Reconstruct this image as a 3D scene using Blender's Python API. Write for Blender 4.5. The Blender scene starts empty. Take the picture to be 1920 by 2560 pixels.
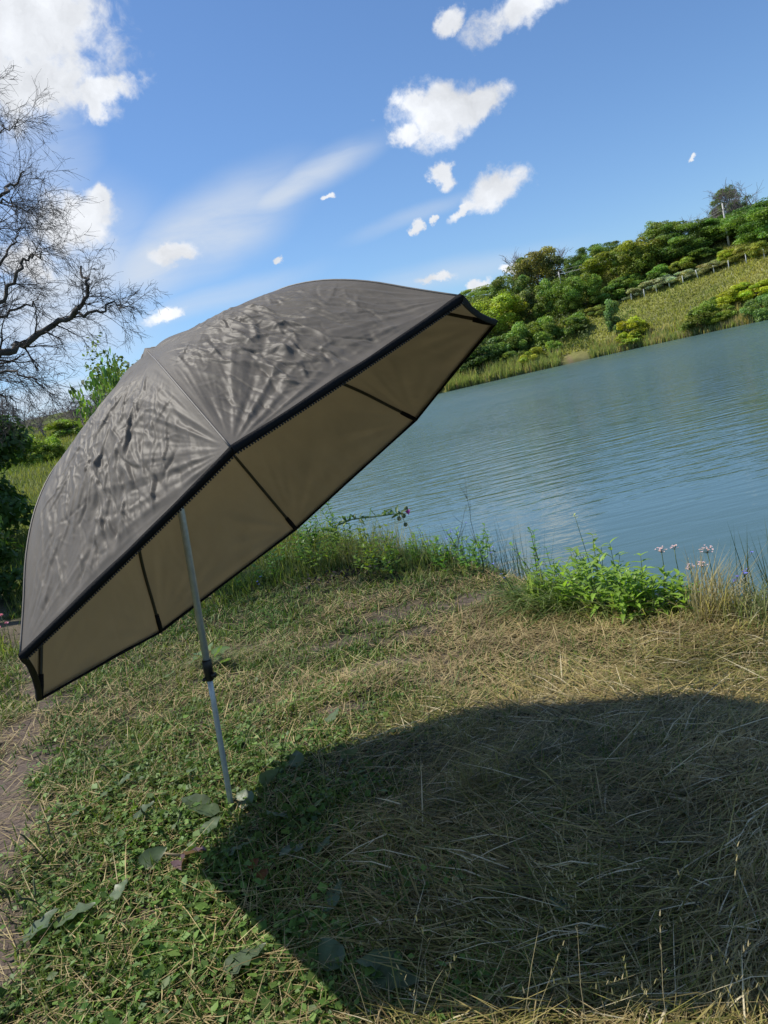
import bpy, math, random
import numpy as np
from mathutils import Vector, Matrix

# ------------------------------------------------------------------ camera, sky, sun, exposure
scene = bpy.context.scene
COL = scene.collection
rng = np.random.default_rng(7)
random.seed(7)

CAM_H = 1.6
FPX = 2000.0                                     # focal length in photo pixels (photo 1920 x 2560)
PITCH, ROLL = math.radians(8.2), math.radians(13.4)
fwd = np.array([0, math.cos(PITCH), -math.sin(PITCH)])
r0 = np.array([1.0, 0, 0]); u0 = np.cross(r0, fwd)
right = r0*math.cos(ROLL) - u0*math.sin(ROLL)
up = r0*math.sin(ROLL) + u0*math.cos(ROLL)
CAM = np.array([0, 0, CAM_H])
cam_d = bpy.data.cameras.new('camera')
cam_d.sensor_fit = 'VERTICAL'; cam_d.sensor_height = 36.0; cam_d.sensor_width = 27.0
cam_d.lens = FPX/2560*36.0
cam_d.clip_start = 0.05; cam_d.clip_end = 6000
cam = bpy.data.objects.new('camera', cam_d); COL.objects.link(cam)
cam.matrix_world = Matrix([[right[i], up[i], -fwd[i], CAM[i]] for i in range(3)] + [[0, 0, 0, 1]])
scene.camera = cam

SUN_DIR = np.array([-0.65, 0.27, 1.0]); SUN_DIR /= np.linalg.norm(SUN_DIR)   # towards the sun
SUN_EL = math.asin(SUN_DIR[2]); SUN_AZ = math.atan2(SUN_DIR[0], SUN_DIR[1])
sun_d = bpy.data.lights.new('sun', 'SUN'); sun_d.energy = 4.4; sun_d.angle = math.radians(0.55)
sun_d.color = (1.0, 0.95, 0.86)
sun = bpy.data.objects.new('sun', sun_d); COL.objects.link(sun)
sun.rotation_euler = Vector(-SUN_DIR).to_track_quat('-Z', 'Y').to_euler()
sun.location = (-20, 5, 30)

scene.view_settings.view_transform = 'Standard'
scene.view_settings.look = 'None'
scene.view_settings.gamma = 1.0
scene.view_settings.exposure = 0.3
scene.view_settings.use_curve_mapping = False

K = 1920/1659.0                                  # pixel positions below are read off a 1659 px wide view

def ray(x, y):
    d = (x*K - 960)*right - (y*K - 1280)*up + FPX*fwd
    return d/np.linalg.norm(d)

def azel(x, y):
    d = ray(x, y)
    return math.atan2(d[0], d[1]), math.asin(d[2])

# ---- world: Nishita sky with procedural clouds laid out by compass direction
world = bpy.data.worlds.new('World'); scene.world = world; world.use_nodes = True
wt = world.node_tree; wt.nodes.clear()
def wn(t, **kw):
    n = wt.nodes.new(t)
    for k, v in kw.items(): setattr(n, k, v)
    return n
def wmath(op, a, b=None, clamp=False):
    n = wn('ShaderNodeMath', operation=op); n.use_clamp = clamp
    for i, v in enumerate((a, b)):
        if v is None: continue
        if isinstance(v, (int, float)): n.inputs[i].default_value = v
        else: wt.links.new(v, n.inputs[i])
    return n.outputs[0]
def wsmooth(v, lo, hi):
    n = wn('ShaderNodeMapRange', interpolation_type='SMOOTHSTEP')
    wt.links.new(v, n.inputs[0]); n.inputs[1].default_value = lo; n.inputs[2].default_value = hi
    return n.outputs[0]
sky = wn('ShaderNodeTexSky', sky_type='NISHITA'); sky.sun_disc = False
sky.sun_elevation = SUN_EL; sky.sun_rotation = SUN_AZ
sky.altitude = 100; sky.air_density = 1.0; sky.dust_density = 0.3; sky.ozone_density = 2.2
tc = wn('ShaderNodeTexCoord')
sep = wn('ShaderNodeSeparateXYZ'); wt.links.new(tc.outputs['Generated'], sep.inputs[0])
az_ = wmath('ARCTAN2', sep.outputs[0], sep.outputs[1]); el_ = wmath('ARCSINE', sep.outputs[2])
comb = wn('ShaderNodeCombineXYZ'); wt.links.new(az_, comb.inputs[0]); wt.links.new(el_, comb.inputs[1])
def wnoise(scale, detail, rough, vec, dist=0.0):
    n = wn('ShaderNodeTexNoise'); n.inputs['Scale'].default_value = scale; n.inputs['Detail'].default_value = detail
    n.inputs['Roughness'].default_value = rough; n.inputs['Distortion'].default_value = dist
    wt.links.new(vec, n.inputs['Vector']); return n
def wvec(op, a, b):
    n = wn('ShaderNodeVectorMath', operation=op)
    for i, v in enumerate((a, b)):
        if isinstance(v, tuple): n.inputs[i].default_value = v
        else: wt.links.new(v, n.inputs[i])
    return n.outputs[0]
d1 = wnoise(8, 9, 0.66, tc.outputs['Generated'])
off = wvec('MULTIPLY', wvec('SUBTRACT', d1.outputs['Color'], (0.5, 0.5, 0.5)), (0.09, 0.07, 0))
d2 = wnoise(40, 5, 0.6, tc.outputs['Generated'])
off2 = wvec('MULTIPLY', wvec('SUBTRACT', d2.outputs['Color'], (0.5, 0.5, 0.5)), (0.020, 0.016, 0))
pcum = wvec('ADD', wvec('ADD', comb.outputs[0], off), off2)
dc = wnoise(3.5, 4, 0.5, tc.outputs['Generated'])
pcir = wvec('ADD', comb.outputs[0], wvec('MULTIPLY', wvec('SUBTRACT', dc.outputs['Color'], (0.5, 0.5, 0.5)), (0.14, 0.07, 0)))
def blob(vec, a, e, ra, re, rot):
    m = wn('ShaderNodeMapping', vector_type='TEXTURE')
    m.inputs['Location'].default_value = (a, e, 0); m.inputs['Rotation'].default_value = (0, 0, rot)
    m.inputs['Scale'].default_value = (ra, re, 1); wt.links.new(vec, m.inputs['Vector'])
    l = wn('ShaderNodeVectorMath', operation='LENGTH'); wt.links.new(m.outputs[0], l.inputs[0])
    return wmath('SUBTRACT', 1.0, l.outputs['Value'])
PXR = K/FPX
cumulus = [  # centre px, half sizes px (along / across the horizon), extra turn in the picture (deg)
    (30, 40, 210, 120, -14), (120, 180, 150, 72, -6), (235, 200, 105, 34, 4), (20, 180, 60, 80, 0), (215, 225, 26, 40, 0),
    (175, 475, 95, 70, 10), (215, 430, 34, 36, 0), (60, 560, 70, 50, 0),
    (935, 262, 104, 58, 2), (895, 235, 52, 46, 0), (1030, 242, 76, 32, 12), (875, 302, 46, 30, 0),
    (1078, 412, 72, 42, 16), (1010, 462, 56, 15, 22), (963, 386, 24, 25, 20), (897, 492, 17, 15, 30), (935, 484, 13, 8, 20),
    (1135, 12, 112, 40, 8), (985, 38, 42, 24, 25),
    (940, 612, 44, 12, 0), (1028, 606, 30, 11, 5), (362, 676, 50, 16, 12), (1115, 566, 16, 12, 0), (605, 552, 16, 8, 0),
    (710, 434, 13, 7, 0), (1490, 355, 12, 7, 25), (380, 545, 50, 24, 8)]
acc = None
for (x, y, hw, hh, rot) in cumulus:
    a, e = azel(x, y)
    b = blob(pcum, a, e, hw*PXR/math.cos(e), hh*PXR, math.radians(rot))
    acc = b if acc is None else wmath('MAXIMUM', acc, b)
rs = random.Random(3)
for k in range(26):                               # fair-weather clouds round the unseen sky, extra ones added to make skylight less blue
    a = math.radians(rs.uniform(45, 320)); a = a - 2*math.pi if a > math.pi else a
    e = math.radians(rs.uniform(6, 60)); s = rs.uniform(.06, .16)
    b = blob(pcum, a, e, s/math.cos(e), s*.5, 0.0); acc = wmath('MAXIMUM', acc, b)
en = wnoise(26, 9, 0.62, tc.outputs['Generated'], 0.3)
en2 = wnoise(7, 4, 0.5, tc.outputs['Generated'])
accn = wmath('ADD', wmath('ADD', acc, wmath('MULTIPLY', wmath('SUBTRACT', en.outputs['Fac'], 0.5), 1.5)), wmath('MULTIPLY', wmath('SUBTRACT', en2.outputs['Fac'], 0.5), 0.8))
cum_a = wmath('MULTIPLY', wsmooth(accn, -0.08, 0.52), 0.98)
cirrus = [(430, 520, 330, 105, 14, 1.0), (340, 570, 190, 95, 10, 1.0), (640, 420, 280, 45, 14, .9), (430, 660, 330, 34, 4, .5),
          (120, 620, 300, 240, 0, 1.0), (150, 850, 280, 70, 0, .9), (900, 480, 200, 22, 5, .35), (60, 330, 130, 200, 0, .5),
          (960, 600, 400, 40, 0, .45)]
cacc = None
for (x, y, hw, hh, rot, st) in cirrus:
    a, e = azel(x, y)
    b = wmath('MULTIPLY', wsmooth(blob(pcir, a, e, hw*PXR/math.cos(e), hh*PXR, math.radians(rot)), 0.0, 0.9), st)
    cacc = b if cacc is None else wmath('MAXIMUM', cacc, b)
mp = wn('ShaderNodeMapping'); mp.inputs['Rotation'].default_value = (0, 0, math.radians(-14)); mp.inputs['Scale'].default_value = (4, 22, 1)
wt.links.new(pcir, mp.inputs['Vector'])
st_n = wnoise(1.0, 6, 0.55, mp.outputs[0], 0.4)
cir_a = wmath('MULTIPLY', wmath('MULTIPLY', cacc, wsmooth(st_n.outputs['Fac'], 0.1, 0.62)), 0.95, True)
# cloud brightness: thick middles and undersides a little greyer
sh_n = wnoise(11, 6, 0.6, pcum)
cb = wn('ShaderNodeMapRange'); wt.links.new(sh_n.outputs['Fac'], cb.inputs[0])
cb.inputs[1].default_value = 0.3; cb.inputs[2].default_value = 0.7; cb.inputs[3].default_value = 4.9; cb.inputs[4].default_value = 7.8
ccol = wn('ShaderNodeVectorMath', operation='SCALE'); ccol.inputs[0].default_value = (0.95, 0.98, 1.03)
wt.links.new(cb.outputs[0], ccol.inputs['Scale'])
mix1 = wn('ShaderNodeMix', data_type='RGBA'); wt.links.new(cir_a, mix1.inputs[0])
skt = wvec('MULTIPLY', sky.outputs[0], (.66, .82, 1.0)); wt.links.new(skt, mix1.inputs[6]); mix1.inputs[7].default_value = (4.8, 5.3, 6.0, 1)
mix2 = wn('ShaderNodeMix', data_type='RGBA'); wt.links.new(cum_a, mix2.inputs[0])
wt.links.new(mix1.outputs[2], mix2.inputs[6]); wt.links.new(ccol.outputs[0], mix2.inputs[7])
bg = wn('ShaderNodeBackground'); bg.inputs[1].default_value = 0.115
wt.links.new(mix2.outputs[2], bg.inputs[0])
wo = wn('ShaderNodeOutputWorld'); wt.links.new(bg.outputs[0], wo.inputs[0])

# ------------------------------------------------------------------ helpers
def thing(name, label, cat, loc=(0, 0, 0), group=None, rotz=0.0, scale=None):
    o = bpy.data.objects.new(name, None); COL.objects.link(o); o.empty_display_size = .1
    o.location = loc; o.rotation_euler = (0, 0, rotz)
    if scale is not None: o.scale = scale
    o['label'] = label; o['category'] = cat
    if group: o['group'] = group
    return o
def tag(o, label, cat, group=None):
    o['label'] = label; o['category'] = cat
    if group: o['group'] = group
    return o
def mesh(name, V, F, mats, cols=None, smooth=True, fmat=None):
    """V (n,3); F list of (m,3)/(m,4) arrays; cols (n,3) per vertex."""
    me = bpy.data.meshes.new(name)
    V = np.asarray(V, np.float32).reshape(-1, 3)
    if not isinstance(F, list): F = [F]
    F = [np.asarray(f, np.int32) for f in F if len(f)]
    me.vertices.add(len(V)); me.vertices.foreach_set('co', V.ravel())
    loops = np.concatenate([f.ravel() for f in F]); tot = np.concatenate([np.full(len(f), f.shape[1], np.int32) for f in F])
    me.loops.add(len(loops)); me.loops.foreach_set('vertex_index', loops)
    me.polygons.add(len(tot)); me.polygons.foreach_set('loop_start', np.concatenate([[0], np.cumsum(tot)[:-1]]).astype(np.int32))
    me.polygons.foreach_set('loop_total', tot)
    if smooth: me.polygons.foreach_set('use_smooth', np.ones(len(tot), bool))
    if fmat is not None: me.polygons.foreach_set('material_index', np.asarray(fmat, np.int32))
    for m in (mats if isinstance(mats, (list, tuple)) else [mats]): me.materials.append(m)
    if cols is not None:
        a = me.color_attributes.new('col', 'FLOAT_COLOR', 'POINT')
        c = np.ones((len(V), 4), np.float32); c[:, :3] = cols; a.data.foreach_set('color', c.ravel())
    me.update(calc_edges=True)
    return me
def obj(name, me, parent=None):
    o = bpy.data.objects.new(name, me); COL.objects.link(o)
    if parent is not None: o.parent = parent
    return o
def struct(o, kind='structure'): o['kind'] = kind; return o

class Noise2:
    def __init__(s, seed):
        r = np.random.default_rng(seed); s.p = r.permutation(512); s.p = np.concatenate([s.p, s.p, s.p]); a = r.random(512)*2*np.pi
        s.g = np.stack([np.cos(a), np.sin(a)], -1)
    def __call__(s, x, y):
        x = np.asarray(x, float); y = np.asarray(y, float)
        xi = np.floor(x).astype(int); yi = np.floor(y).astype(int); fx = x-xi; fy = y-yi
        def g(i, j):
            h = s.p[s.p[(xi+i) & 511]+((yi+j) & 511)] & 511
            gg = s.g[h]; return gg[..., 0]*(fx-i)+gg[..., 1]*(fy-j)
        u = fx*fx*fx*(fx*(fx*6-15)+10); v = fy*fy*fy*(fy*(fy*6-15)+10)
        return ((g(0, 0)*(1-u)+g(1, 0)*u)*(1-v)+(g(0, 1)*(1-u)+g(1, 1)*u)*v)*1.5
N1, N2, N3, N4 = Noise2(1), Noise2(2), Noise2(3), Noise2(4)
def fbm(n, x, y, o=4, g=.5):
    t = 0; a = 1
    for k in range(o): t = t+a*n(x*2**k+k*17.3, y*2**k-k*9.1); a *= g
    return t
def sst(a, b, x):
    t = np.clip((x-a)/(b-a), 0, 1); return t*t*(3-2*t)

# tubes: segments (p0,p1,r0,r1) -> prisms
def tubes(P0, P1, R0, R1, sides=4):
    P0 = np.asarray(P0, float); P1 = np.asarray(P1, float); R0 = np.asarray(R0, float); R1 = np.asarray(R1, float)
    d = P1-P0; d /= np.linalg.norm(d, axis=1, keepdims=True)+1e-12
    ref = np.where(np.abs(d[:, 2:3]) > .9, [[1., 0, 0]], [[0, 0, 1.]])
    a = np.cross(d, ref); a /= np.linalg.norm(a, axis=1, keepdims=True); b = np.cross(d, a)
    n = len(P0); th = np.arange(sides)*2*np.pi/sides
    ring = np.cos(th)[None, :, None]*a[:, None]+np.sin(th)[None, :, None]*b[:, None]
    V = np.concatenate([P0[:, None]+ring*R0[:, None, None], P1[:, None]+ring*R1[:, None, None]], 1).reshape(-1, 3)
    base = (np.arange(n)*2*sides)[:, None]; i = np.arange(sides); j = (i+1) % sides
    F = np.stack([base+i, base+j, base+sides+j, base+sides+i], -1).reshape(-1, 4)
    return V, F
def sweep(pts, rad, sides=8, cap=True):
    pts = np.asarray(pts, float); n = len(pts); rad = np.broadcast_to(np.asarray(rad, float), (n,))
    t = np.gradient(pts, axis=0); t /= np.linalg.norm(t, axis=1, keepdims=True)+1e-12
    ref = np.array([0, 0, 1.]) if abs(t[0, 2]) < .9 else np.array([1., 0, 0])
    a = np.cross(t, ref); a /= np.linalg.norm(a, axis=1, keepdims=True)+1e-12; b = np.cross(t, a)
    th = np.arange(sides)*2*np.pi/sides
    V = (pts[:, None]+rad[:, None, None]*(np.cos(th)[None, :, None]*a[:, None]+np.sin(th)[None, :, None]*b[:, None])).reshape(-1, 3)
    i = np.arange(sides); j = (i+1) % sides
    F = np.concatenate([np.stack([k*sides+i, k*sides+j, (k+1)*sides+j, (k+1)*sides+i], -1) for k in range(n-1)])
    Fs = [F]
    if cap:
        V = np.concatenate([V, pts[:1], pts[-1:]]); c0, c1 = n*sides, n*sides+1
        Fs.append(np.concatenate([np.stack([np.full(sides, c0), j, i], -1), np.stack([np.full(sides, c1), (n-1)*sides+i, (n-1)*sides+j], -1)]))
    return V, Fs
def join(parts):
    V = []; F3 = []; F4 = []; C = []; o = 0
    for p in parts:
        v, f = p[0], p[1]
        V.append(v)
        for ff in (f if isinstance(f, list) else [f]):
            ff = np.asarray(ff)
            if len(ff): (F3 if ff.shape[1] == 3 else F4).append(ff+o)
        if len(p) > 2: C.append(np.broadcast_to(p[2], (len(v), 3)))
        o += len(v)
    F = [np.concatenate(x) for x in (F3, F4) if x]
    return np.concatenate(V), F, (np.concatenate(C) if C else None)
def boxv(c, sx, sy, sz, ax=None):
    q = np.array([[-1, -1, -1], [1, -1, -1], [1, 1, -1], [-1, 1, -1], [-1, -1, 1], [1, -1, 1], [1, 1, 1], [-1, 1, 1]])*.5*np.array([sx, sy, sz])
    if ax is not None: q = q@np.asarray(ax)
    return q+np.asarray(c), np.array([[0, 3, 2, 1], [4, 5, 6, 7], [0, 1, 5, 4], [1, 2, 6, 5], [2, 3, 7, 6], [3, 0, 4, 7]])

# ------------------------------------------------------------------ materials
def mat(name): 
    m = bpy.data.materials.new(name); m.use_nodes = True; nt = m.node_tree; nt.nodes.clear()
    out = nt.nodes.new('ShaderNodeOutputMaterial'); return m, nt, out
def N(nt, t, ins=None, **kw):
    n = nt.nodes.new(t)
    for k, v in kw.items(): setattr(n, k, v)
    for k, v in (ins or {}).items():
        if isinstance(v, bpy.types.NodeSocket): nt.links.new(v, n.inputs[k])
        else: n.inputs[k].default_value = v
    return n
def plain(name, col, rough=.6, metal=0.0, noise=0.0, nscale=30, bump=0.0, spec=.5):
    m, nt, out = mat(name)
    tcn = N(nt, 'ShaderNodeTexCoord'); nz = N(nt, 'ShaderNodeTexNoise', {'Vector': tcn.outputs['Object'], 'Scale': nscale, 'Detail': 4.0})
    mr = N(nt, 'ShaderNodeMapRange', {0: nz.outputs['Fac'], 1: .25, 2: .75, 3: 1-noise, 4: 1+noise})
    c = N(nt, 'ShaderNodeVectorMath', {0: col, 'Scale': mr.outputs[0]}, operation='SCALE')
    p = N(nt, 'ShaderNodeBsdfPrincipled', {'Base Color': c.outputs[0], 'Roughness': rough, 'Metallic': metal, 'Specular IOR Level': spec})
    if bump:
        b = N(nt, 'ShaderNodeBump', {'Height': nz.outputs['Fac'], 'Strength': bump, 'Distance': .01}); nt.links.new(b.outputs[0], p.inputs['Normal'])
    nt.links.new(p.outputs[0], out.inputs[0]); return m
def foliage(name, trans=.35, rough=.5, spec=.35, objcol=True, vary=.25, tscale=3.0):
    """leaf colour from the mesh attribute, tinted by the object's colour; part of the light passes through."""
    m, nt, out = mat(name)
    at = N(nt, 'ShaderNodeAttribute', attribute_name='col')
    col = at.outputs['Color']
    if objcol:
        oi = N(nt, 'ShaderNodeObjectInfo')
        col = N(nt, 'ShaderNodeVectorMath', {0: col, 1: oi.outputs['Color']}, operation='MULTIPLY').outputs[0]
    g = N(nt, 'ShaderNodeNewGeometry'); nz = N(nt, 'ShaderNodeTexNoise', {'Vector': g.outputs['Position'], 'Scale': tscale, 'Detail': 3.0})
    mr = N(nt, 'ShaderNodeMapRange', {0: nz.outputs['Fac'], 1: .3, 2: .7, 3: 1-vary, 4: 1+vary})
    col = N(nt, 'ShaderNodeVectorMath', {0: col, 'Scale': mr.outputs[0]}, operation='SCALE').outputs[0]
    p = N(nt, 'ShaderNodeBsdfPrincipled', {'Base Color': col, 'Roughness': rough, 'Specular IOR Level': spec})
    tcol = N(nt, 'ShaderNodeVectorMath', {0: col, 1: (1.25, 1.3, .6)}, operation='MULTIPLY').outputs[0]
    t = N(nt, 'ShaderNodeBsdfTranslucent', {'Color': tcol})
    mx = N(nt, 'ShaderNodeMixShader', {0: trans, 1: p.outputs[0], 2: t.outputs[0]})
    nt.links.new(mx.outputs[0], out.inputs[0]); return m
M_leaf = foliage('tree_leaves', .35)
M_tall = foliage('tall_grass_blades', .5, .5, .25, objcol=False, vary=.2, tscale=2.5)
M_grass = foliage('grass_blades', .22, .5, .22, objcol=False, vary=.22, tscale=2.5)
M_plant = foliage('plant_leaves', .45, .42, .45, objcol=True, vary=.2, tscale=25)
M_bark = plain('bark', (.085, .072, .06), .9, noise=.35, nscale=9, bump=.4)
M_twig = plain('twig_bark', (.06, .05, .045), .9, noise=.3, nscale=6)
M_greybark = plain('grey_bark', (.21, .175, .17), .9, noise=.3, nscale=5)
M_black = plain('black_webbing', (.010, .010, .011), .85, noise=.3, nscale=220, bump=.25, spec=.2)
M_blackplastic = plain('black_plastic', (.012, .012, .013), .4, noise=.1)
M_alu = plain('anodised_aluminium', (.52, .55, .56), .42, metal=.35, noise=.12, nscale=60)
M_concrete = plain('concrete', (.5, .48, .45), .85, noise=.2, nscale=4, bump=.2)
M_white = plain('white_paint', (.75, .74, .70), .7, noise=.15, nscale=8)

# ------------------------------------------------------------------ terrain
WATER_Z = -0.6
near_shore = [(60, -30), (16, -7), (6.5, 0.2), (3.9, 3.3), (3.0, 4.4), (2.45, 5.2), (2.05, 5.65), (1.8, 6.1), (1.55, 6.65), (1.3, 7.2), (1.15, 7.8), (1.05, 8.3), (.6, 9.3), (.1, 10.2), (-.6, 11.4), (-1.6, 13.2),
              (-3.2, 16.5), (-6, 23), (-11, 40), (-16, 70), (-18, 110), (-10, 138)]
far_shore = [(0, 143), (14.05, 138.7), (21, 136.4), (27.9, 133.5), (32.2, 129.4), (38.66, 126.6), (44.57, 121.4), (48.8, 114.4), (54.9, 105.7), (66, 92), (90, 62), (130, 20), (160, -30)]
lake = np.array(near_shore+far_shore, float)
def lake_sd(x, y):
    """signed distance to the lake outline, negative over water; also distance to the far bank"""
    P = np.stack([x, y], -1).reshape(-1, 2); n = len(lake); best = np.full(len(P), 1e9); inside = np.zeros(len(P), bool); far = np.full(len(P), 1e9)
    for i in range(n):
        a, b = lake[i], lake[(i+1) % n]
        ab = b-a; t = np.clip(((P-a)@ab)/(ab@ab), 0, 1); d = np.hypot(*(P-a-t[:, None]*ab).T); best = np.minimum(best, d)
        if len(near_shore)-1 <= i < n-1: far = np.minimum(far, d)
        c = (a[1] > P[:, 1]) != (b[1] > P[:, 1])
        xx = (b[0]-a[0])*(P[:, 1]-a[1])/(b[1]-a[1]+1e-12)+a[0]; inside ^= c & (P[:, 0] < xx)
    return np.where(inside, -best, best).reshape(np.shape(x)), far.reshape(np.shape(x))
def height(x, y):
    x = np.asarray(x, float); y = np.asarray(y, float)
    sd, far = lake_sd(x, y); r = np.hypot(x, y); az = np.arctan2(x, y)
    shore_n = fbm(N2, x*.8, y*.8, 3)*.12*sst(1, 6, r)
    # near meadow
    zn = WATER_Z+.62*sst(-.12, .75, sd+shore_n)
    bump = .02*fbm(N1, x*1.3, y*1.3, 4)+.03*N3(x*.5, y*.5)+.05*np.exp(-(((x-.9)/.8)**2+((y-2.9)/.45)**2))
    left = np.clip(r-9, 0, None)*.085*sst(-.10, -.30, az)*sst(-3.0, -1.2, az)
    tl_ = .05-.075*(x+.9)-.075*(y-2.9); tilt = np.where(tl_ > 0, np.minimum(tl_, .05)*sst(1.6, 2.8, y), np.maximum(tl_, -.20))*sst(15, 8, r)
    zn = zn+(bump+tilt+np.minimum(left, 9)+.3*fbm(N4, x*.05, y*.05, 2)*sst(12, 40, r))*sst(0, .8, sd)
    # hillside beyond the lake
    s = np.clip(sd, 0, None)
    zf = WATER_Z+.9*sst(0, 1.6, s)+.385*np.clip(s-1.2, 0, 36)+.10*np.clip(s-37, 0, 60)+.02*np.clip(s-97, 0, 200)+.5*fbm(N1, x*.06, y*.06, 3)*sst(2, 12, s)
    wf = sst(62, 95, x*.55+y*.8)*sst(-.22, .02, az)*sst(-30, 10, y)
    land = zn*(1-wf)+zf*wf
    bed = WATER_Z-np.minimum(.55*np.clip(-sd, 0, None), 1.6)
    return np.where(sd > -.12, land, np.minimum(bed, land))
def hz(x, y): return float(height(np.array([x]), np.array([y]))[0])
def on_ground(px, py, dmin=1.0, dmax=900):
    """first hit of the pixel's ray with the terrain (or the water)"""
    d = ray(px, py); t = np.geomspace(dmin, dmax, 1600); P = CAM+t[:, None]*d
    below = P[:, 2] <= np.maximum(height(P[:, 0], P[:, 1]), WATER_Z-.001)
    if not below.any(): return None
    i = int(np.argmax(below)); a, b = t[max(i-1, 0)], t[i]
    tt = np.linspace(a, b, 60); P = CAM+tt[:, None]*d; below = P[:, 2] <= np.maximum(height(P[:, 0], P[:, 1]), WATER_Z-.001)
    P = P[int(np.argmax(below))]
    return P
# ground sheet: polar grid round the viewpoint, fine towards the view
ang = np.concatenate([np.radians(np.arange(-40, 42, .35)), np.radians(np.arange(42, 320, 4.0))]); na = len(ang)
rad = np.concatenate([[.02, .3, .6, .8], np.geomspace(1.0, 30, 190), np.geomspace(30.8, 420, 150), [520, 700, 1000, 1500, 2500]]); nr = len(rad)
A, R_ = np.meshgrid(ang, rad); GX = R_*np.sin(A); GY = R_*np.cos(A); GZ = height(GX, GY)
idx = np.arange(na*nr).reshape(nr, na)
gF = np.stack([idx[:-1, :], np.roll(idx, -1, 1)[:-1, :], np.roll(idx, -1, 1)[1:, :], idx[1:, :]], -1).reshape(-1, 4)[:, ::-1]
# --- ground cover zones (shared by the soil colour and by the plants that grow there)
soil_spots = [(-.15, 6.5, .75, .30), (-.25, 5.2, .5, .22), (.45, 6.3, .6, .22), (-.05, 5.75, .35, .15), (-.55, 6.0, .4, .16), (.1, 4.7, .3, .12), (-.45, 4.3, .3, .12)]
path_pts = np.array([(-1.55, 1.6), (-1.85, 2.7), (-2.12, 3.6), (-2.5, 4.9), (-2.75, 5.7), (-3.6, 7.6), (-5.4, 10.5), (-8.0, 15)])
def path_d(x, y):
    P = np.stack([x, y], -1).reshape(-1, 2); best = np.full(len(P), 1e9)
    for a, b in zip(path_pts[:-1], path_pts[1:]):
        ab = b-a; t = np.clip(((P-a)@ab)/(ab@ab), 0, 1); best = np.minimum(best, np.hypot(*(P-a-t[:, None]*ab).T))
    return best.reshape(np.shape(x))
def bare(x, y):
    v = 0
    for (cx, cy, a, b) in soil_spots: v = np.maximum(v, 1-np.hypot((x-cx)/a, (y-cy)/b))
    p = sst(.25, .06, path_d(x, y)+.20*fbm(N3, x*1.6, y*1.6, 3))
    p = p*sst(-.7, .1, fbm(N2, x*.9+4, y*.9, 2)+.35)
    return np.clip(np.maximum(.75*sst(.05, .65, v+.55*fbm(N1, x*3, y*3, 3)), p), 0, 1)
def dryness(x, y):
    """0 green ... 1 straw"""
    d = .20+.28*sst(-.6, .9, x)+.5*fbm(N4, x*.9+2, y*.9, 3)
    d = d+.22*sst(3.4, 4.2, y)*sst(6.4, 5.0, y)*sst(-.6, .3, x)-.25*sst(6.6, 7.6, y)-.2*sst(-.5, -1.1, x)*sst(4.5, 3.4, y)
    return np.clip(d, 0, 1)
sdg, farg = lake_sd(GX, GY)
soil = np.array([.135, .105, .085]); shaded_thatch = np.array([.050, .040, .022]); green = np.array([.018, .022, .009])  # both turf tones darkened: shade between the blades is put into the colour
b_ = bare(GX, GY)[..., None]; dr = dryness(GX, GY)[..., None]
near_c = (shaded_thatch*dr+green*(1-dr))*(1-b_)+soil*b_
mead = np.array([.10, .125, .03])*(1+.35*fbm(N2, GX*.12, GY*.12, 3)[..., None])
near_c = near_c*(1-sst(8, 16, R_))[..., None]+mead*sst(8, 16, R_)[..., None]
hillc = np.array([.21, .215, .065])*(1+.30*fbm(N1, GX*.09, GY*.09, 3)[..., None])+np.array([.05, .03, .0])*np.clip(fbm(N3, GX*.05, GY*.05, 2), 0, 1)[..., None]
gap = np.exp(-(((GX-35.6)/2.6)**2+((GY-128.6)/2.4)**2))*sst(2.0, .6, np.abs(sdg)+.8*fbm(N4, GX*.7, GY*.7, 3))
gap = np.clip(gap*1.5, 0, 1)[..., None]
hillc = hillc*(1-gap)+np.array([.22, .15, .10])*gap
isfar = (sst(60, 90, GX*.55+GY*.8)*(GY > 0))[..., None]
gc = near_c*(1-isfar)+hillc*isfar
under = sst(.05, -.3, sdg)[..., None]; gc = gc*(1-under)+np.array([.05, .06, .04])*under
m, nt, out = mat('ground_soil_and_turf')
at = N(nt, 'ShaderNodeAttribute', attribute_name='col'); g = N(nt, 'ShaderNodeNewGeometry')
n1 = N(nt, 'ShaderNodeTexNoise', {'Vector': g.outputs['Position'], 'Scale': 35.0, 'Detail': 6.0, 'Roughness': .7})
n2 = N(nt, 'ShaderNodeTexNoise', {'Vector': g.outputs['Position'], 'Scale': .9, 'Detail': 5.0, 'Roughness': .65})
vo = N(nt, 'ShaderNodeTexVoronoi', {'Vector': g.outputs['Position'], 'Scale': 14.0}, feature='DISTANCE_TO_EDGE')
ck = N(nt, 'ShaderNodeMapRange', {0: vo.outputs['Distance'], 1: 0.0, 2: .05, 3: .62, 4: 1.0})
m1 = N(nt, 'ShaderNodeMapRange', {0: n1.outputs['Fac'], 1: .3, 2: .7, 3: .6, 4: 1.4})
m2 = N(nt, 'ShaderNodeMapRange', {0: n2.outputs['Fac'], 1: .3, 2: .7, 3: .75, 4: 1.25})
ml = N(nt, 'ShaderNodeMath', {0: m1.outputs[0], 1: m2.outputs[0]}, operation='MULTIPLY'); ml2 = N(nt, 'ShaderNodeMath', {0: ml.outputs[0], 1: ck.outputs[0]}, operation='MULTIPLY')
cc = N(nt, 'ShaderNodeVectorMath', {0: at.outputs['Color'], 'Scale': ml2.outputs[0]}, operation='SCALE')
bm_ = N(nt, 'ShaderNodeBump', {'Height': n1.outputs['Fac'], 'Strength': .8, 'Distance': .02})
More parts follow.
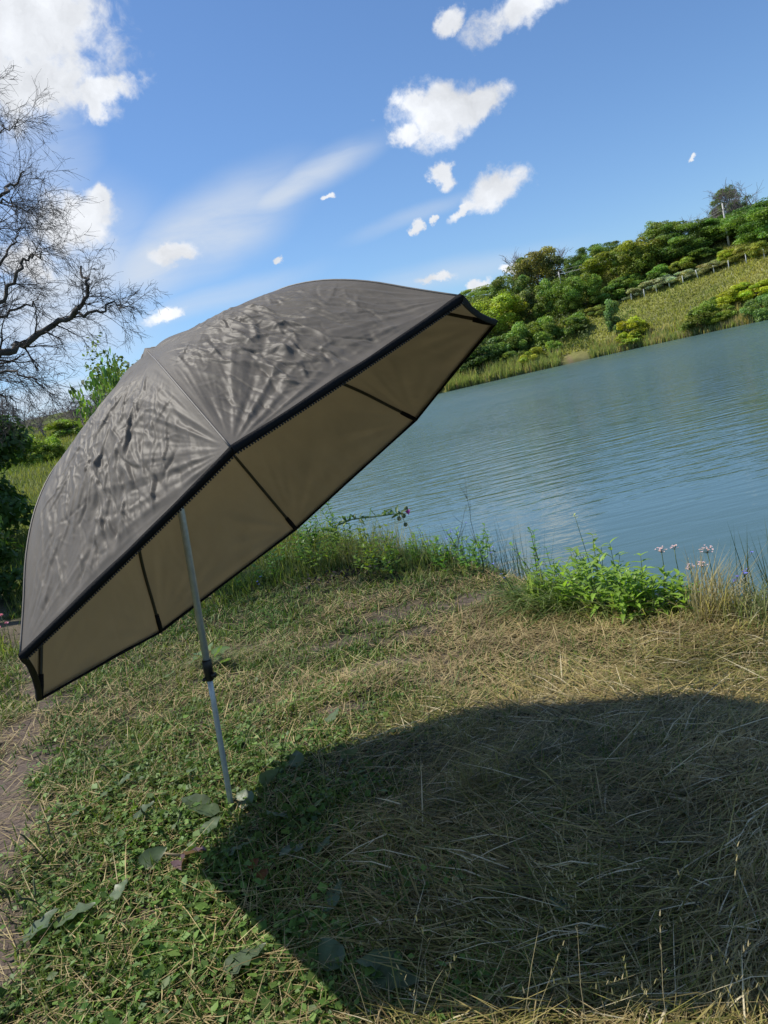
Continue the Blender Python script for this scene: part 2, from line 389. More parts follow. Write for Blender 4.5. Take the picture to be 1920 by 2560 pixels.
pb = N(nt, 'ShaderNodeBsdfPrincipled', {'Base Color': cc.outputs[0], 'Roughness': .95, 'Specular IOR Level': .1, 'Normal': bm_.outputs[0]})
nt.links.new(pb.outputs[0], out.inputs[0]); M_ground = m
struct(obj('ground', mesh('ground', np.stack([GX, GY, GZ], -1), gF, M_ground, gc.reshape(-1, 3))))

# ------------------------------------------------------------------ water
m, nt, out = mat('pond_water')
g = N(nt, 'ShaderNodeNewGeometry')
mp1 = N(nt, 'ShaderNodeMapping', {'Vector': g.outputs['Position'], 'Rotation': (0, 0, math.radians(8)), 'Scale': (.9, 3.2, 1)})
w1 = N(nt, 'ShaderNodeTexNoise', {'Vector': mp1.outputs[0], 'Scale': 1.0, 'Detail': 2.0, 'Roughness': .45, 'Distortion': .3})
mp2 = N(nt, 'ShaderNodeMapping', {'Vector': g.outputs['Position'], 'Rotation': (0, 0, math.radians(-14)), 'Scale': (2.2, 6.5, 1)})
w2 = N(nt, 'ShaderNodeTexNoise', {'Vector': mp2.outputs[0], 'Scale': 1.0, 'Detail': 3.0, 'Roughness': .5})
# wind lanes: calmer by the near bank, choppier out on the pond
sp = N(nt, 'ShaderNodeSeparateXYZ', {0: g.outputs['Position']})
lane = N(nt, 'ShaderNodeTexNoise', {'Vector': g.outputs['Position'], 'Scale': .09, 'Detail': 4.0})
cal = N(nt, 'ShaderNodeMapRange', {0: sp.outputs[1], 1: 9.0, 2: 45.0, 3: .07, 4: 1.0})
lan = N(nt, 'ShaderNodeMapRange', {0: lane.outputs['Fac'], 1: .35, 2: .65, 3: .25, 4: 1.3})
amp = N(nt, 'ShaderNodeMath', {0: cal.outputs[0], 1: lan.outputs[0]}, operation='MULTIPLY')
hsum = N(nt, 'ShaderNodeMath', {0: w1.outputs['Fac'], 1: N(nt, 'ShaderNodeMath', {0: w2.outputs['Fac'], 1: .4}, operation='MULTIPLY').outputs[0]}, operation='ADD')
bp = N(nt, 'ShaderNodeBump', {'Height': hsum.outputs[0], 'Strength': amp.outputs[0], 'Distance': .16})
pb = N(nt, 'ShaderNodeBsdfPrincipled', {'Base Color': (.068, .120, .112, 1), 'Roughness': N(nt, 'ShaderNodeMapRange', {0: sp.outputs[1], 1: 9.0, 2: 60.0, 3: .02, 4: .22}).outputs[0], 'IOR': 1.33, 'Normal': bp.outputs[0]})
nt.links.new(pb.outputs[0], out.inputs[0]); M_water = m
LW = np.array([(-60, -60), (220, -60), (220, 170), (-60, 170)], float)
# water sheet only where the basin is (kept under the banks)
wx = np.linspace(-30, 175, 60); wy = np.linspace(-40, 152, 60); WX, WY = np.meshgrid(wx, wy)
wi = np.arange(3600).reshape(60, 60); wF = np.stack([wi[:-1, :-1], wi[:-1, 1:], wi[1:, 1:], wi[1:, :-1]], -1).reshape(-1, 4)
keep = (lake_sd(WX, WY)[0] < 8).reshape(-1)[wF].any(1)
struct(obj('water', mesh('water', np.stack([WX, WY, np.full_like(WX, WATER_Z)], -1), wF[keep], M_water)))

# ------------------------------------------------------------------ fishing umbrella
UC = np.array([-0.40423511, 3.09567889, 1.28809808]); UT, UA, US = 0.50936154, 2.76284876, 5.99896805
un = np.array([math.sin(UT)*math.cos(UA), math.sin(UT)*math.sin(UA), math.cos(UT)])
ue1 = np.cross([0, 0, 1.], un); ue1 /= np.linalg.norm(ue1); ue2 = np.cross(un, ue1)
UR = 1.15
ks = np.array([0, .04, .08, .2, .35, .5, .63, .74, .83, .91, 1.0]); kh = np.array([.802, .765, .736, .679, .594, .522, .447, .350, .243, .127, 0.])
def rib_h(s):                                      # smooth (Catmull-Rom) profile of a rib above the rim plane
    s = np.asarray(s, float); mk = np.gradient(kh, ks); i = np.clip(np.searchsorted(ks, s, 'right')-1, 0, len(ks)-2)
    hh = ks[i+1]-ks[i]; t = (s-ks[i])/hh
    return (2*t**3-3*t**2+1)*kh[i]+(t**3-2*t**2+t)*hh*mk[i]+(-2*t**3+3*t**2)*kh[i+1]+(t**3-t**2)*hh*mk[i+1]
def corner(k): a = US+k*math.pi/4; return math.cos(a)*ue1+math.sin(a)*ue2
def rib_p(k, s): s = np.asarray(s, float); return UC+UR*s[:, None]*corner(k)+rib_h(s)[:, None]*un
def fabric(name, col, rough, spec, trans, tcol, wr):
    m, nt, out = mat(name)
    g = N(nt, 'ShaderNodeNewGeometry')
    a = N(nt, 'ShaderNodeTexNoise', {'Vector': g.outputs['Position'], 'Scale': 9.0, 'Detail': 5.0, 'Roughness': .6})
    b = N(nt, 'ShaderNodeTexNoise', {'Vector': g.outputs['Position'], 'Scale': 38.0, 'Detail': 4.0, 'Roughness': .6, 'Distortion': .8})
    cr = N(nt, 'ShaderNodeMapRange', {0: a.outputs['Fac'], 1: .3, 2: .7, 3: .88, 4: 1.12})
    c = N(nt, 'ShaderNodeVectorMath', {0: col, 'Scale': cr.outputs[0]}, operation='SCALE')
    bu = N(nt, 'ShaderNodeBump', {'Height': b.outputs['Fac'], 'Strength': wr, 'Distance': .006})
    p = N(nt, 'ShaderNodeBsdfPrincipled', {'Base Color': c.outputs[0], 'Roughness': rough, 'Specular IOR Level': spec, 'Sheen Weight': .15, 'Sheen Roughness': .4, 'Normal': bu.outputs[0]})
    t = N(nt, 'ShaderNodeBsdfTranslucent', {'Color': tcol})
    mx = N(nt, 'ShaderNodeMixShader', {0: trans, 1: p.outputs[0], 2: t.outputs[0]}); nt.links.new(mx.outputs[0], out.inputs[0]); return m
M_out = fabric('grey_green_nylon', (.150, .131, .108), .54, .28, .26, (.55, .47, .33, 1), .10)
M_in = fabric('olive_lining', (.235, .212, .150), .6, .25, .46, (.62, .56, .41, 1), .2)
def ridged(n, x, y, o=4, g=.5):
    t = 0; a = 1
    for k in range(o):
        t = t+a*(1-np.abs(n(x*2**k+k*7.7, y*2**k+k*3.1))*2.0); a *= g
    return t
def creases(x, y, n, seed, Lr, Hr, Wr, ang, spread, yr):
    """n straight tent-shaped ridges and valleys, steep on one side, fading out at both ends"""
    r = np.random.default_rng(seed); D = np.zeros_like(x)
    for q in range(n):
        cx, cy = r.uniform(-.46, .46), r.uniform(*yr); t = ang+r.normal()*spread; L = r.uniform(*Lr)*.5; h = r.uniform(*Hr)*(1 if r.random() < .7 else -1); w1 = r.uniform(*Wr); w2 = w1*r.uniform(.25, .7)
        m_ = (np.abs(x-cx) < L+.03) & (np.abs(y-cy) < L+.03)
        if not m_.any(): continue
        dx = (x[m_]-cx)*math.cos(t)+(y[m_]-cy)*math.sin(t); dy = -(x[m_]-cx)*math.sin(t)+(y[m_]-cy)*math.cos(t)+r.uniform(-.3, .3)*dx*dx/L
        a = np.clip(1-np.abs(dx)/L, 0, 1); a = a*(2-a)
        D[m_] += h*a*np.clip(1-np.where(dy > 0, dy/w1, -dy/w2), 0, 1)
    return D
def facets(x, y, n, seed, an):
    """distance to the nearest of n seeds, each with its own stretched metric: flat facets meeting in sharp creases"""
    r = np.random.default_rng(seed); best = np.full(x.shape, 9.0)
    for q in range(n):
        cx, cy = r.uniform(-.46, .46), r.uniform(.2, 1.44); t = r.uniform(0, np.pi); k1 = r.uniform(an, 1.0); b = r.uniform(0, .02)
        dx = (x-cx)*math.cos(t)+(y-cy)*math.sin(t); dy = -(x-cx)*math.sin(t)+(y-cy)*math.cos(t)
        best = np.minimum(best, np.abs(dx)*k1*.8+np.abs(dy)*.9+b)
    return best-best.mean()
umb = thing('fishing_umbrella', 'large grey-brown octagonal fishing umbrella tilted over on a metal pole', 'umbrella', (-.92, 3.19, .03))
uorg = np.array([-.92, 3.19, .03])
def upart(name, me_args, mats, parent=umb, **kw):
    V = np.asarray(me_args[0])-uorg
    return obj(name, mesh(name, V, me_args[1], mats, **kw), parent)
def panel_grid(k, nu, ns):
    u = np.linspace(0, 1, nu); s = np.linspace(0, 1, ns)**.9
    Uu, Ss = np.meshgrid(u, s)
    c0, c1 = corner(k), corner(k+1)
    d = (1-Uu)[..., None]*c0+Uu[..., None]*c1
    bul = .030*4*Uu*(1-Uu)*4*Ss*(1-Ss)
    sag = -.012*4*Uu*(1-Uu)*Ss**6
    P = UC+UR*(Ss*(1+sag))[..., None]*d+(rib_h(Ss)+bul)[..., None]*un
    gu = np.gradient(P, axis=1); gs = np.gradient(P, axis=0); nn = np.cross(gs, gu); nn /= np.linalg.norm(nn, axis=-1, keepdims=True)+1e-9
    nn *= np.sign((nn@un).mean())
    nn[0] = un
    # creases: coordinates in metres on the cloth
    X = (Uu-.5)*.88*Ss; Y = Ss*1.42; o = k*11.3
    edge = np.minimum(Uu, 1-Uu)*.88*Ss                     # distance from the ribs
    tight = sst(.0, .10, edge)*sst(.02, .25, Ss)*sst(1.0, .965, Ss)
    wx_ = X+.05*N1(X*3+o, Y*3); wy_ = Y+.05*N2(X*3, Y*3+o)
    D = np.zeros_like(X)
    if k in (0, 1, 7, 2):
        # long pulls down the cloth
        pull = ridged(N1, (wx_ + (.32 if k == 0 else -.30)*Y)*8+o, wy_*.8, 3, .55)-1.0
        D += .0018*pull*tight*(.45+.55*sst(.2, .5, Ss))
        # crumpled belt above the hem, straight pulls elsewhere
        uc = .56 if k == 0 else .44
        belt = sst(.50, .74, Ss)*sst(1.0, .95, Ss)*np.exp(-((Uu-uc)/.42)**2)
        main = 1.60 if k == 0 else 1.15                    # mean direction of the long pulls on the cloth
        D += creases(X, Y, 120, 31+k, (.20, .65), (.0009, .0032), (.010, .030), main, .16, (.15, 1.3))*tight*(1-.4*belt)
        D += creases(X, Y, 40, 37+k, (.10, .30), (.0008, .0026), (.008, .020), main+.8, .4, (.6, 1.35))*tight
        D += creases(X, Y, 330, 41+k, (.06, .24), (.0022, .0082), (.008, .022), main+.30, .42, (.70, 1.40))*belt*tight
        D += creases(X, Y, 420, 43+k, (.03, .10), (.0010, .0032), (.005, .011), main-.2, .8, (.70, 1.40))*belt*tight
        # fan of pulls out of the rib tips
        for (uu, w) in ((1.0 if k in (0, 7) else 0.0, 1.0), (0.0 if k in (0, 7) else 1.0, .5)):
            bx = (uu-.5)*.88; by = 1.42; rho = np.hypot(X-bx, Y-by)+1e-4; th = np.arctan2(X-bx, by-Y)
            D += w*.0048*(ridged(N2, th*4.2+o, rho*1.1, 3, .45)-1)*sst(.0, .16, rho)*sst(.75, .30, rho)*sst(0, .04, edge)
        D += .006*fbm(N4, X*3.2+o, Y*2.4, 2)*tight
    else:
        D += creases(X, Y, 60, 31+k, (.10, .45), (.0008, .0030), (.012, .03), 1.57, .5, (.4, 1.38))*tight
        D += .008*fbm(N4, X*3+o, Y*2.2, 3)*tight+.0030*(ridged(N2, wx_*6+o, wy_*3, 3)-1)*tight*sst(.5, .8, Ss)
        bx = .44; by = 1.42
        for bx in (.44, -.44):
            rho = np.hypot(X-bx, Y-by)+1e-4; th = np.arctan2(X-bx, by-Y)
            D += .0040*(ridged(N1, th*4+o, rho, 2)-1)*sst(0, .12, rho)*sst(.6, .2, rho)*sst(0, .03, edge)
    return P+D[..., None]*nn, nn
for k in range(8):
    nu, ns = (240, 330) if k in (0, 1) else (64, 96)
    P, nn = panel_grid(k, nu, ns)
    Pi = P-.003*nn
    if k in (0, 1): Pi = Pi[::2, ::2] if False else Pi
    ii = np.arange(nu*ns).reshape(ns, nu)
    Fo = np.stack([ii[:-1, :-1], ii[1:, :-1], ii[1:, 1:], ii[:-1, 1:]], -1).reshape(-1, 4)
    Fi = Fo[:, ::-1]+nu*ns
    rimF = np.stack([ii[-1, :-1], ii[-1, :-1]+nu*ns, ii[-1, 1:]+nu*ns, ii[-1, 1:]], -1)
    o = upart('canopy_panel', (np.concatenate([P.reshape(-1, 3), Pi.reshape(-1, 3)]), [np.concatenate([Fo, Fi, rimF])]), [M_out, M_in],
              fmat=np.concatenate([np.zeros(len(Fo)), np.ones(len(Fi)), np.zeros(len(rimF))]))
sr = np.linspace(0.0, 1.0, 40)
M_rib = plain('dark_rib_tube', (.035, .032, .02), .5, noise=.2)
M_seam = plain('seam_tape', (.135, .118, .098), .6, noise=.15, nscale=60)
for k in range(8):
    P = rib_p(k, sr); t = np.gradient(P, axis=0); t /= np.linalg.norm(t, axis=1, keepdims=True)
    side = np.cross(corner(k), un); nrm = np.cross(side, t); nrm *= np.sign((nrm@un))[:, None]
    V, F = sweep(P-nrm*.012+t*0, .0075, 6); rb = upart('rib', (V, F), M_rib)
    tip = P[-3:]-nrm[-3:]*.014; V, F = sweep(tip, [.010, .012, .010], 8); upart('rib_tip', (V, F), M_black, parent=rb)
    V, F = sweep(P[1:]+nrm[1:]*.0005, .0036, 6); upart('seam', (V, F), M_seam)
# hem binding: wide zip tape on every edge
for k in range(8):
    nb = 40; u = np.linspace(0, 1, nb); c0, c1 = corner(k), corner(k+1)
    base = UC+UR*(((1-u)[:, None]*c0+u[:, None]*c1)*(1-.012*4*u*(1-u))[:, None]); mid = (c0+c1)/np.linalg.norm(c0+c1)
    wob = .004*N1(u*5+k*9, u*0+.5)+.0
    wd = .015 if k in (0, 1) else .014
    A1 = base+un*(.006+wob)[:, None]+mid*.003; A2 = base-un*(wd*.55)+mid*(.005+wob)[:, None]; A3 = base-un*wd-mid*.010
    B1, B2, B3 = A1-mid*.007, A2-mid*.007, A3-mid*.003
    ring = np.stack([A1, A2, A3, B3, B2, B1], 1); V = ring.reshape(-1, 3); i = np.arange(6); j = (i+1) % 6
    F = np.concatenate([np.stack([q*6+i, q*6+j, (q+1)*6+j, (q+1)*6+i], -1) for q in range(nb-1)]+[np.array([[0, 1, 4, 5], [1, 2, 3, 4]]), np.array([[5, 4, 1, 0], [4, 3, 2, 1]])+(nb-1)*6])
    hb = upart('hem_binding', (V, [F]), M_black, smooth=False)
    if k in (0, 1):
        parts = []; ax = np.stack([(c1-c0)/np.linalg.norm(c1-c0), mid, un])
        for q in np.linspace(.01, .99, 95):
            p = UC+UR*((1-q)*c0+q*c1)*(1-.012*4*q*(1-q))-un*(wd+.003)-mid*.006
            parts.append(boxv(p, .004, .005, .006, ax))
        V, F, _ = join(parts); upart('zip_teeth', (V, F), M_blackplastic, parent=hb, smooth=False)
# storage straps hanging inside the low corner
for (q0, dx) in ((.30, 0), (.36, .03)):
    sg = np.linspace(.72, .985, 16); c = (1-q0)*corner(7)+q0*corner(8)
    P = UC+UR*sg[:, None]*c+(rib_h(sg)-.004)[:, None]*un
    lat = (corner(8)-corner(7)); lat /= np.linalg.norm(lat)
    P = P+lat*(.02*np.sin(np.linspace(0, 5+dx*40, 16)))[:, None]-un*.02
    V = np.concatenate([P-lat*.011, P+lat*.011]); i = np.arange(15)
    upart('tie_strap', (V, [np.stack([i, i+1, i+17, i+16], -1)]), M_black)
# pole: lower tube in the ground, upper tube, clamp with knob, tilt joint, hub
pb_ = np.array([-.93, 3.19, -.09]); pj = UC+un*.735
pd = (pj-pb_); pl = np.linalg.norm(pd); pd = pd/pl
pc = pb_+pd*.77                                       # clamp position
V, F = sweep(np.stack([pb_, pb_+pd*.6, pc]), .0115, 14); lo = upart('lower_pole', (V, F), M_alu)
V, F = sweep(np.stack([pc-pd*.01, (pc+pj)/2, pj]), .0145, 14); upp = upart('upper_pole', (V, F), M_alu)
V, F = sweep(np.stack([pc-pd*.055, pc-pd*.05, pc-pd*.02, pc-pd*.015, pc+pd*.03, pc+pd*.035]), [.015, .0185, .0185, .0205, .0205, .0175], 16); cl = upart('pole_clamp', (V, F), M_blackplastic)
kd = np.array([.85, -.5, .05]); kd /= np.linalg.norm(kd)
V, F = sweep(np.stack([pc-pd*.033, pc-pd*.033+kd*.020, pc-pd*.033+kd*.022, pc-pd*.033+kd*.034]), [.006, .006, .013, .011], 12); upart('clamp_knob', (V, F), M_blackplastic, parent=cl)
kd2 = np.array([-.9, -.42, -.1]); kd2 /= np.linalg.norm(kd2)
V, F = sweep(np.stack([pc-pd*.04+kd2*.010, pc-pd*.04+kd2*.020, pc-pd*.045+kd2*.030]), [.007, .009, .006], 10); upart('clamp_wing', (V, F), M_blackplastic, parent=cl)
V, F = sweep(np.stack([pj-pd*.06, pj-pd*.02, pj+un*.02]), [.016, .018, .018], 14); upart('tilt_joint', (V, F), M_blackplastic)
V, F = sweep(np.stack([UC+un*.68, UC+un*.70, UC+un*.735]), [.030, .036, .020], 16); upart('hub', (V, F), M_blackplastic)

# ------------------------------------------------------------------ trees and bushes on the far bank
def leaf_quads(P, Nn, size, r, jitter=.7, aspect=.62):
    """one folded leaf spray (2 triangles) per point"""
    n = len(P); d = Nn+r.normal(size=(n, 3))*jitter; d /= np.linalg.norm(d, axis=1, keepdims=True)+1e-9
    a = np.cross(d, r.normal(size=(n, 3))); a /= np.linalg.norm(a, axis=1, keepdims=True)+1e-9; b = np.cross(d, a)
    sz = (size*r.uniform(.6, 1.3, n))[:, None]
    V = np.stack([P-a*sz, P+b*sz*aspect+d*sz*.15, P+a*sz, P-b*sz*aspect+d*sz*.15], 1).reshape(-1, 3)
    i = (np.arange(n)*4)[:, None]
    return V, np.concatenate([i+[[0, 1, 2]], i+[[0, 2, 3]]])
def crown_mesh(name, seed, style, n=5200, leaf=.05, material=None, base=(.21, .275, .07)):
    """crown of a tree one unit high and one unit wide: leaf sprays on many uneven clumps"""
    r = np.random.default_rng(seed); lob = []
    nl = {'round': 46, 'bush': 34, 'feather': 60, 'tall': 40, 'sage': 30}[style]
    for k in range(nl):
        th = r.uniform(0, 2*np.pi); q = r.uniform(.15, 1)**.5
        if style == 'round': z = r.uniform(.18, .9); w = .44*math.sqrt(max(.05, 1-((z-.5)/.52)**2)); rr = r.uniform(.06, .20)
        elif style == 'bush' or style == 'sage': z = r.uniform(.06, .82); w = .44*math.sqrt(max(.04, 1-(max(z-.25, 0)/.66)**2)); rr = r.uniform(.10, .18)
        elif style == 'feather': z = r.uniform(.15, .95); w = .46*math.sqrt(max(.05, 1-((z-.55)/.52)**2)); rr = r.uniform(.08, .15)
        else: z = r.uniform(.15, .95); w = .42*(1-z*.75); rr = r.uniform(.08, .14)
        lob.append((math.cos(th)*w*q, math.sin(th)*w*q, z, rr, r.uniform(.6, 1.4), r.uniform(-.15, .18)))
    lob = np.array(lob); V = []; Nn = []; C = []
    per = n//nl
    for (x, y, z, rr, br, hue) in lob:
        d = r.normal(size=(per, 3)); d[:, 2] += .35; d /= np.linalg.norm(d, axis=1, keepdims=True)
        q = rr*r.uniform(.55, 1.08, per)[:, None]
        flat = np.array([1.25, 1.25, .62]) if style == 'feather' else np.array([1, 1, .9])
        P = np.array([x, y, z])+d*q*flat
        V.append(P); Nn.append(d)
        c = np.array(base)*br*np.array([1+hue, 1, 1-hue]); C.append(np.broadcast_to(c, (per, 3))*r.uniform(.75, 1.25, (per, 1)))
    V = np.concatenate(V); Nn = np.concatenate(Nn); C = np.concatenate(C); ok = V[:, 2] > .01; V, Nn, C = V[ok], Nn[ok], C[ok]
    Q, F = leaf_quads(V, Nn, leaf, r)
    return mesh(name, Q, F, material or M_leaf, np.repeat(C, 4, 0), smooth=False)
def trunk_mesh(name, seed, top=.75, rbase=.022, nb=9):
    r = np.random.default_rng(seed); P0, P1, R0, R1 = [], [], [], []
    pts = [np.array([0, 0, -.05])]
    for k in range(6): pts.append(pts[-1]+np.array([r.normal()*.012, r.normal()*.012, (top+.05)/6]))
    for k in range(6):
        P0.append(pts[k]); P1.append(pts[k+1]); R0.append(rbase*(1-k/7)); R1.append(rbase*(1-(k+1)/7))
    for k in range(nb):
        q = r.integers(2, 6); p = pts[q]; a = r.uniform(0, 6.28); e = p+np.array([math.cos(a)*.26, math.sin(a)*.26, r.uniform(.1, .25)]); m_ = (p+e)/2+np.array([0, 0, -.03])
        P0 += [p, m_]; P1 += [m_, e]; R0 += [rbase*.5, rbase*.32]; R1 += [rbase*.32, rbase*.12]
    V, F = tubes(P0, P1, R0, R1, 5); return mesh(name, V, F, M_bark)
protos = {}
for st, cnt, nq, lf in (('round', 3, 15000, .0195), ('bush', 3, 10500, .027), ('feather', 3, 15000, .0175), ('tall', 2, 8000, .023), ('sage', 2, 6000, .025)):
    protos[st] = [(crown_mesh('crown', 100+k*7+len(st), st, nq, lf), trunk_mesh('trunk', 50+k, .75 if st != 'bush' else .45, .02 if st != 'sage' else .012)) for k in range(cnt)]
# bare trees: recursive branching
def grow(seed, spec, droop=0.0):
    """returns segment arrays of a branching skeleton; spec = list of (start, dir, length, radius, level)"""
    r = np.random.default_rng(seed); S = []
    def br(p, d, L, rad, lev, maxlev, nch, spread, dr):
        n = 5 if lev < maxlev else 4; p = p.copy(); d = d/np.linalg.norm(d); pts = [p.copy()]
        for k in range(n):
            d = d+r.normal(size=3)*(.10+.05*lev)+np.array([0, 0, -dr*(lev >= 2)]); d /= np.linalg.norm(d)
            q = p+d*L/n; r1 = rad*(1-.8*(k+1)/n); S.append((p, q, rad*(1-.8*k/n), r1)); p = q; pts.append(p.copy())
        if lev >= maxlev: return
        m_ = nch[lev]
        for k in range(m_):
            t = r.uniform(.25, 1.0); i = min(int(t*n), n-1); pp = pts[i]+(pts[i+1]-pts[i])*(t*n-i)
            pd_ = pts[i+1]-pts[i]; pd_ /= np.linalg.norm(pd_)
            a = np.cross(pd_, r.normal(size=3)); a /= np.linalg.norm(a)+1e-9
            nd = pd_*math.cos(spread)+a*math.sin(spread)*r.uniform(.6, 1.2)
            br(pp, nd, L*r.uniform(.42, .68), max(rad*(1-.7*t)*.6, spec['rmin']), lev+1, maxlev, nch, spread, dr)
    for (p, d, L, rad, lev) in spec['roots']: br(np.array(p, float), np.array(d, float), L, rad, lev, spec['max'], spec['nch'], spec['spread'], droop)
    return [np.array(x) for x in zip(*S)]
def bare_mesh(seed, rmin=.0036, spread=.6, nch=(8, 7, 6, 5)):
    r = np.random.default_rng(seed)
    roots = [((0, 0, -.03), (r.normal()*.08, r.normal()*.08, 1), .62, .022, 0)]
    for k in range(3): a = r.uniform(0, 6.28); roots.append(((0, 0, .18+.1*k), (math.cos(a)*.6, math.sin(a)*.6, .9), .5, .013, 1))
    P0, P1, R0, R1 = grow(seed, dict(roots=roots, max=3, nch=nch, spread=spread, rmin=rmin))
    V, F = tubes(P0, P1, R0, np.maximum(R1, rmin*.6), 3); return V, F
bare_protos = [mesh('branches', *bare_mesh(s), M_greybark) for s in (3, 8, 15)]
def zpx(x, y): return 950.5+x*.4271, 362.9+y*.4271        # positions below were read off an enlarged view of the far bank
rT = random.Random(5)
def far_spot(x, ybase, dmin=60):
    px, py = zpx(x, ybase); return on_ground(px, py, dmin), (px, py)
def far_tree(x, ybase, ytop, w, style, tint, label, name='broadleaf_tree', cat='tree', group=None, push=0.0, k=None, dmin=60):
    """tree whose foot shows at (x, ybase): its distance is that of the slope under the foot"""
    P, _ = far_spot(x, ybase, dmin)
    if P is None: P, _ = far_spot(x, ybase+40, dmin)
    if P is None: print('NO SPOT', label); return None
    if push:
        d = ray(*zpx(x, ybase)); d = np.array([d[0], d[1], 0]); P = P+d/np.linalg.norm(d)*push
    z = hz(P[0], P[1]); dist = np.linalg.norm(P-CAM)
    mpp = dist/FPX*.4943
    # height: from the ground at the foot to where the top shows
    dt = ray(*zpx(x, ytop)); rr = math.hypot(P[0], P[1])/math.hypot(dt[0], dt[1]); ztop = CAM_H+dt[2]*rr
    h = max(ztop-z, 1.0)*1.06; ww = w*mpp*(1.36 if style in ('round', 'feather') else 1.22)
    o = thing(name, label, cat, (P[0], P[1], z-.05), group, rT.uniform(0, 6.28), (ww, ww, h))
    if style == 'bare':
        b = obj('branches', bare_protos[rT.randrange(3)], o); b.scale = (1.0, 1.0, 1.0)
        return o
    cm, tm = protos[style][rT.randrange(len(protos[style])) if k is None else k]
    t = obj('trunk', tm, o); t.scale = (.6*h/max(ww, 1), .6*h/max(ww, 1), 1) if style in ('round', 'feather', 'tall') else (1, 1, 1)
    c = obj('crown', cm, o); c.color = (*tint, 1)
    return o
G = (1, 1, 1); DK = (.62, .72, .7); YG = (1.75, 1.55, .8); LG = (1.25, 1.25, 1.0); GG = (1.25, 1.1, 1.6); OL = (1.15, 1.0, .8)
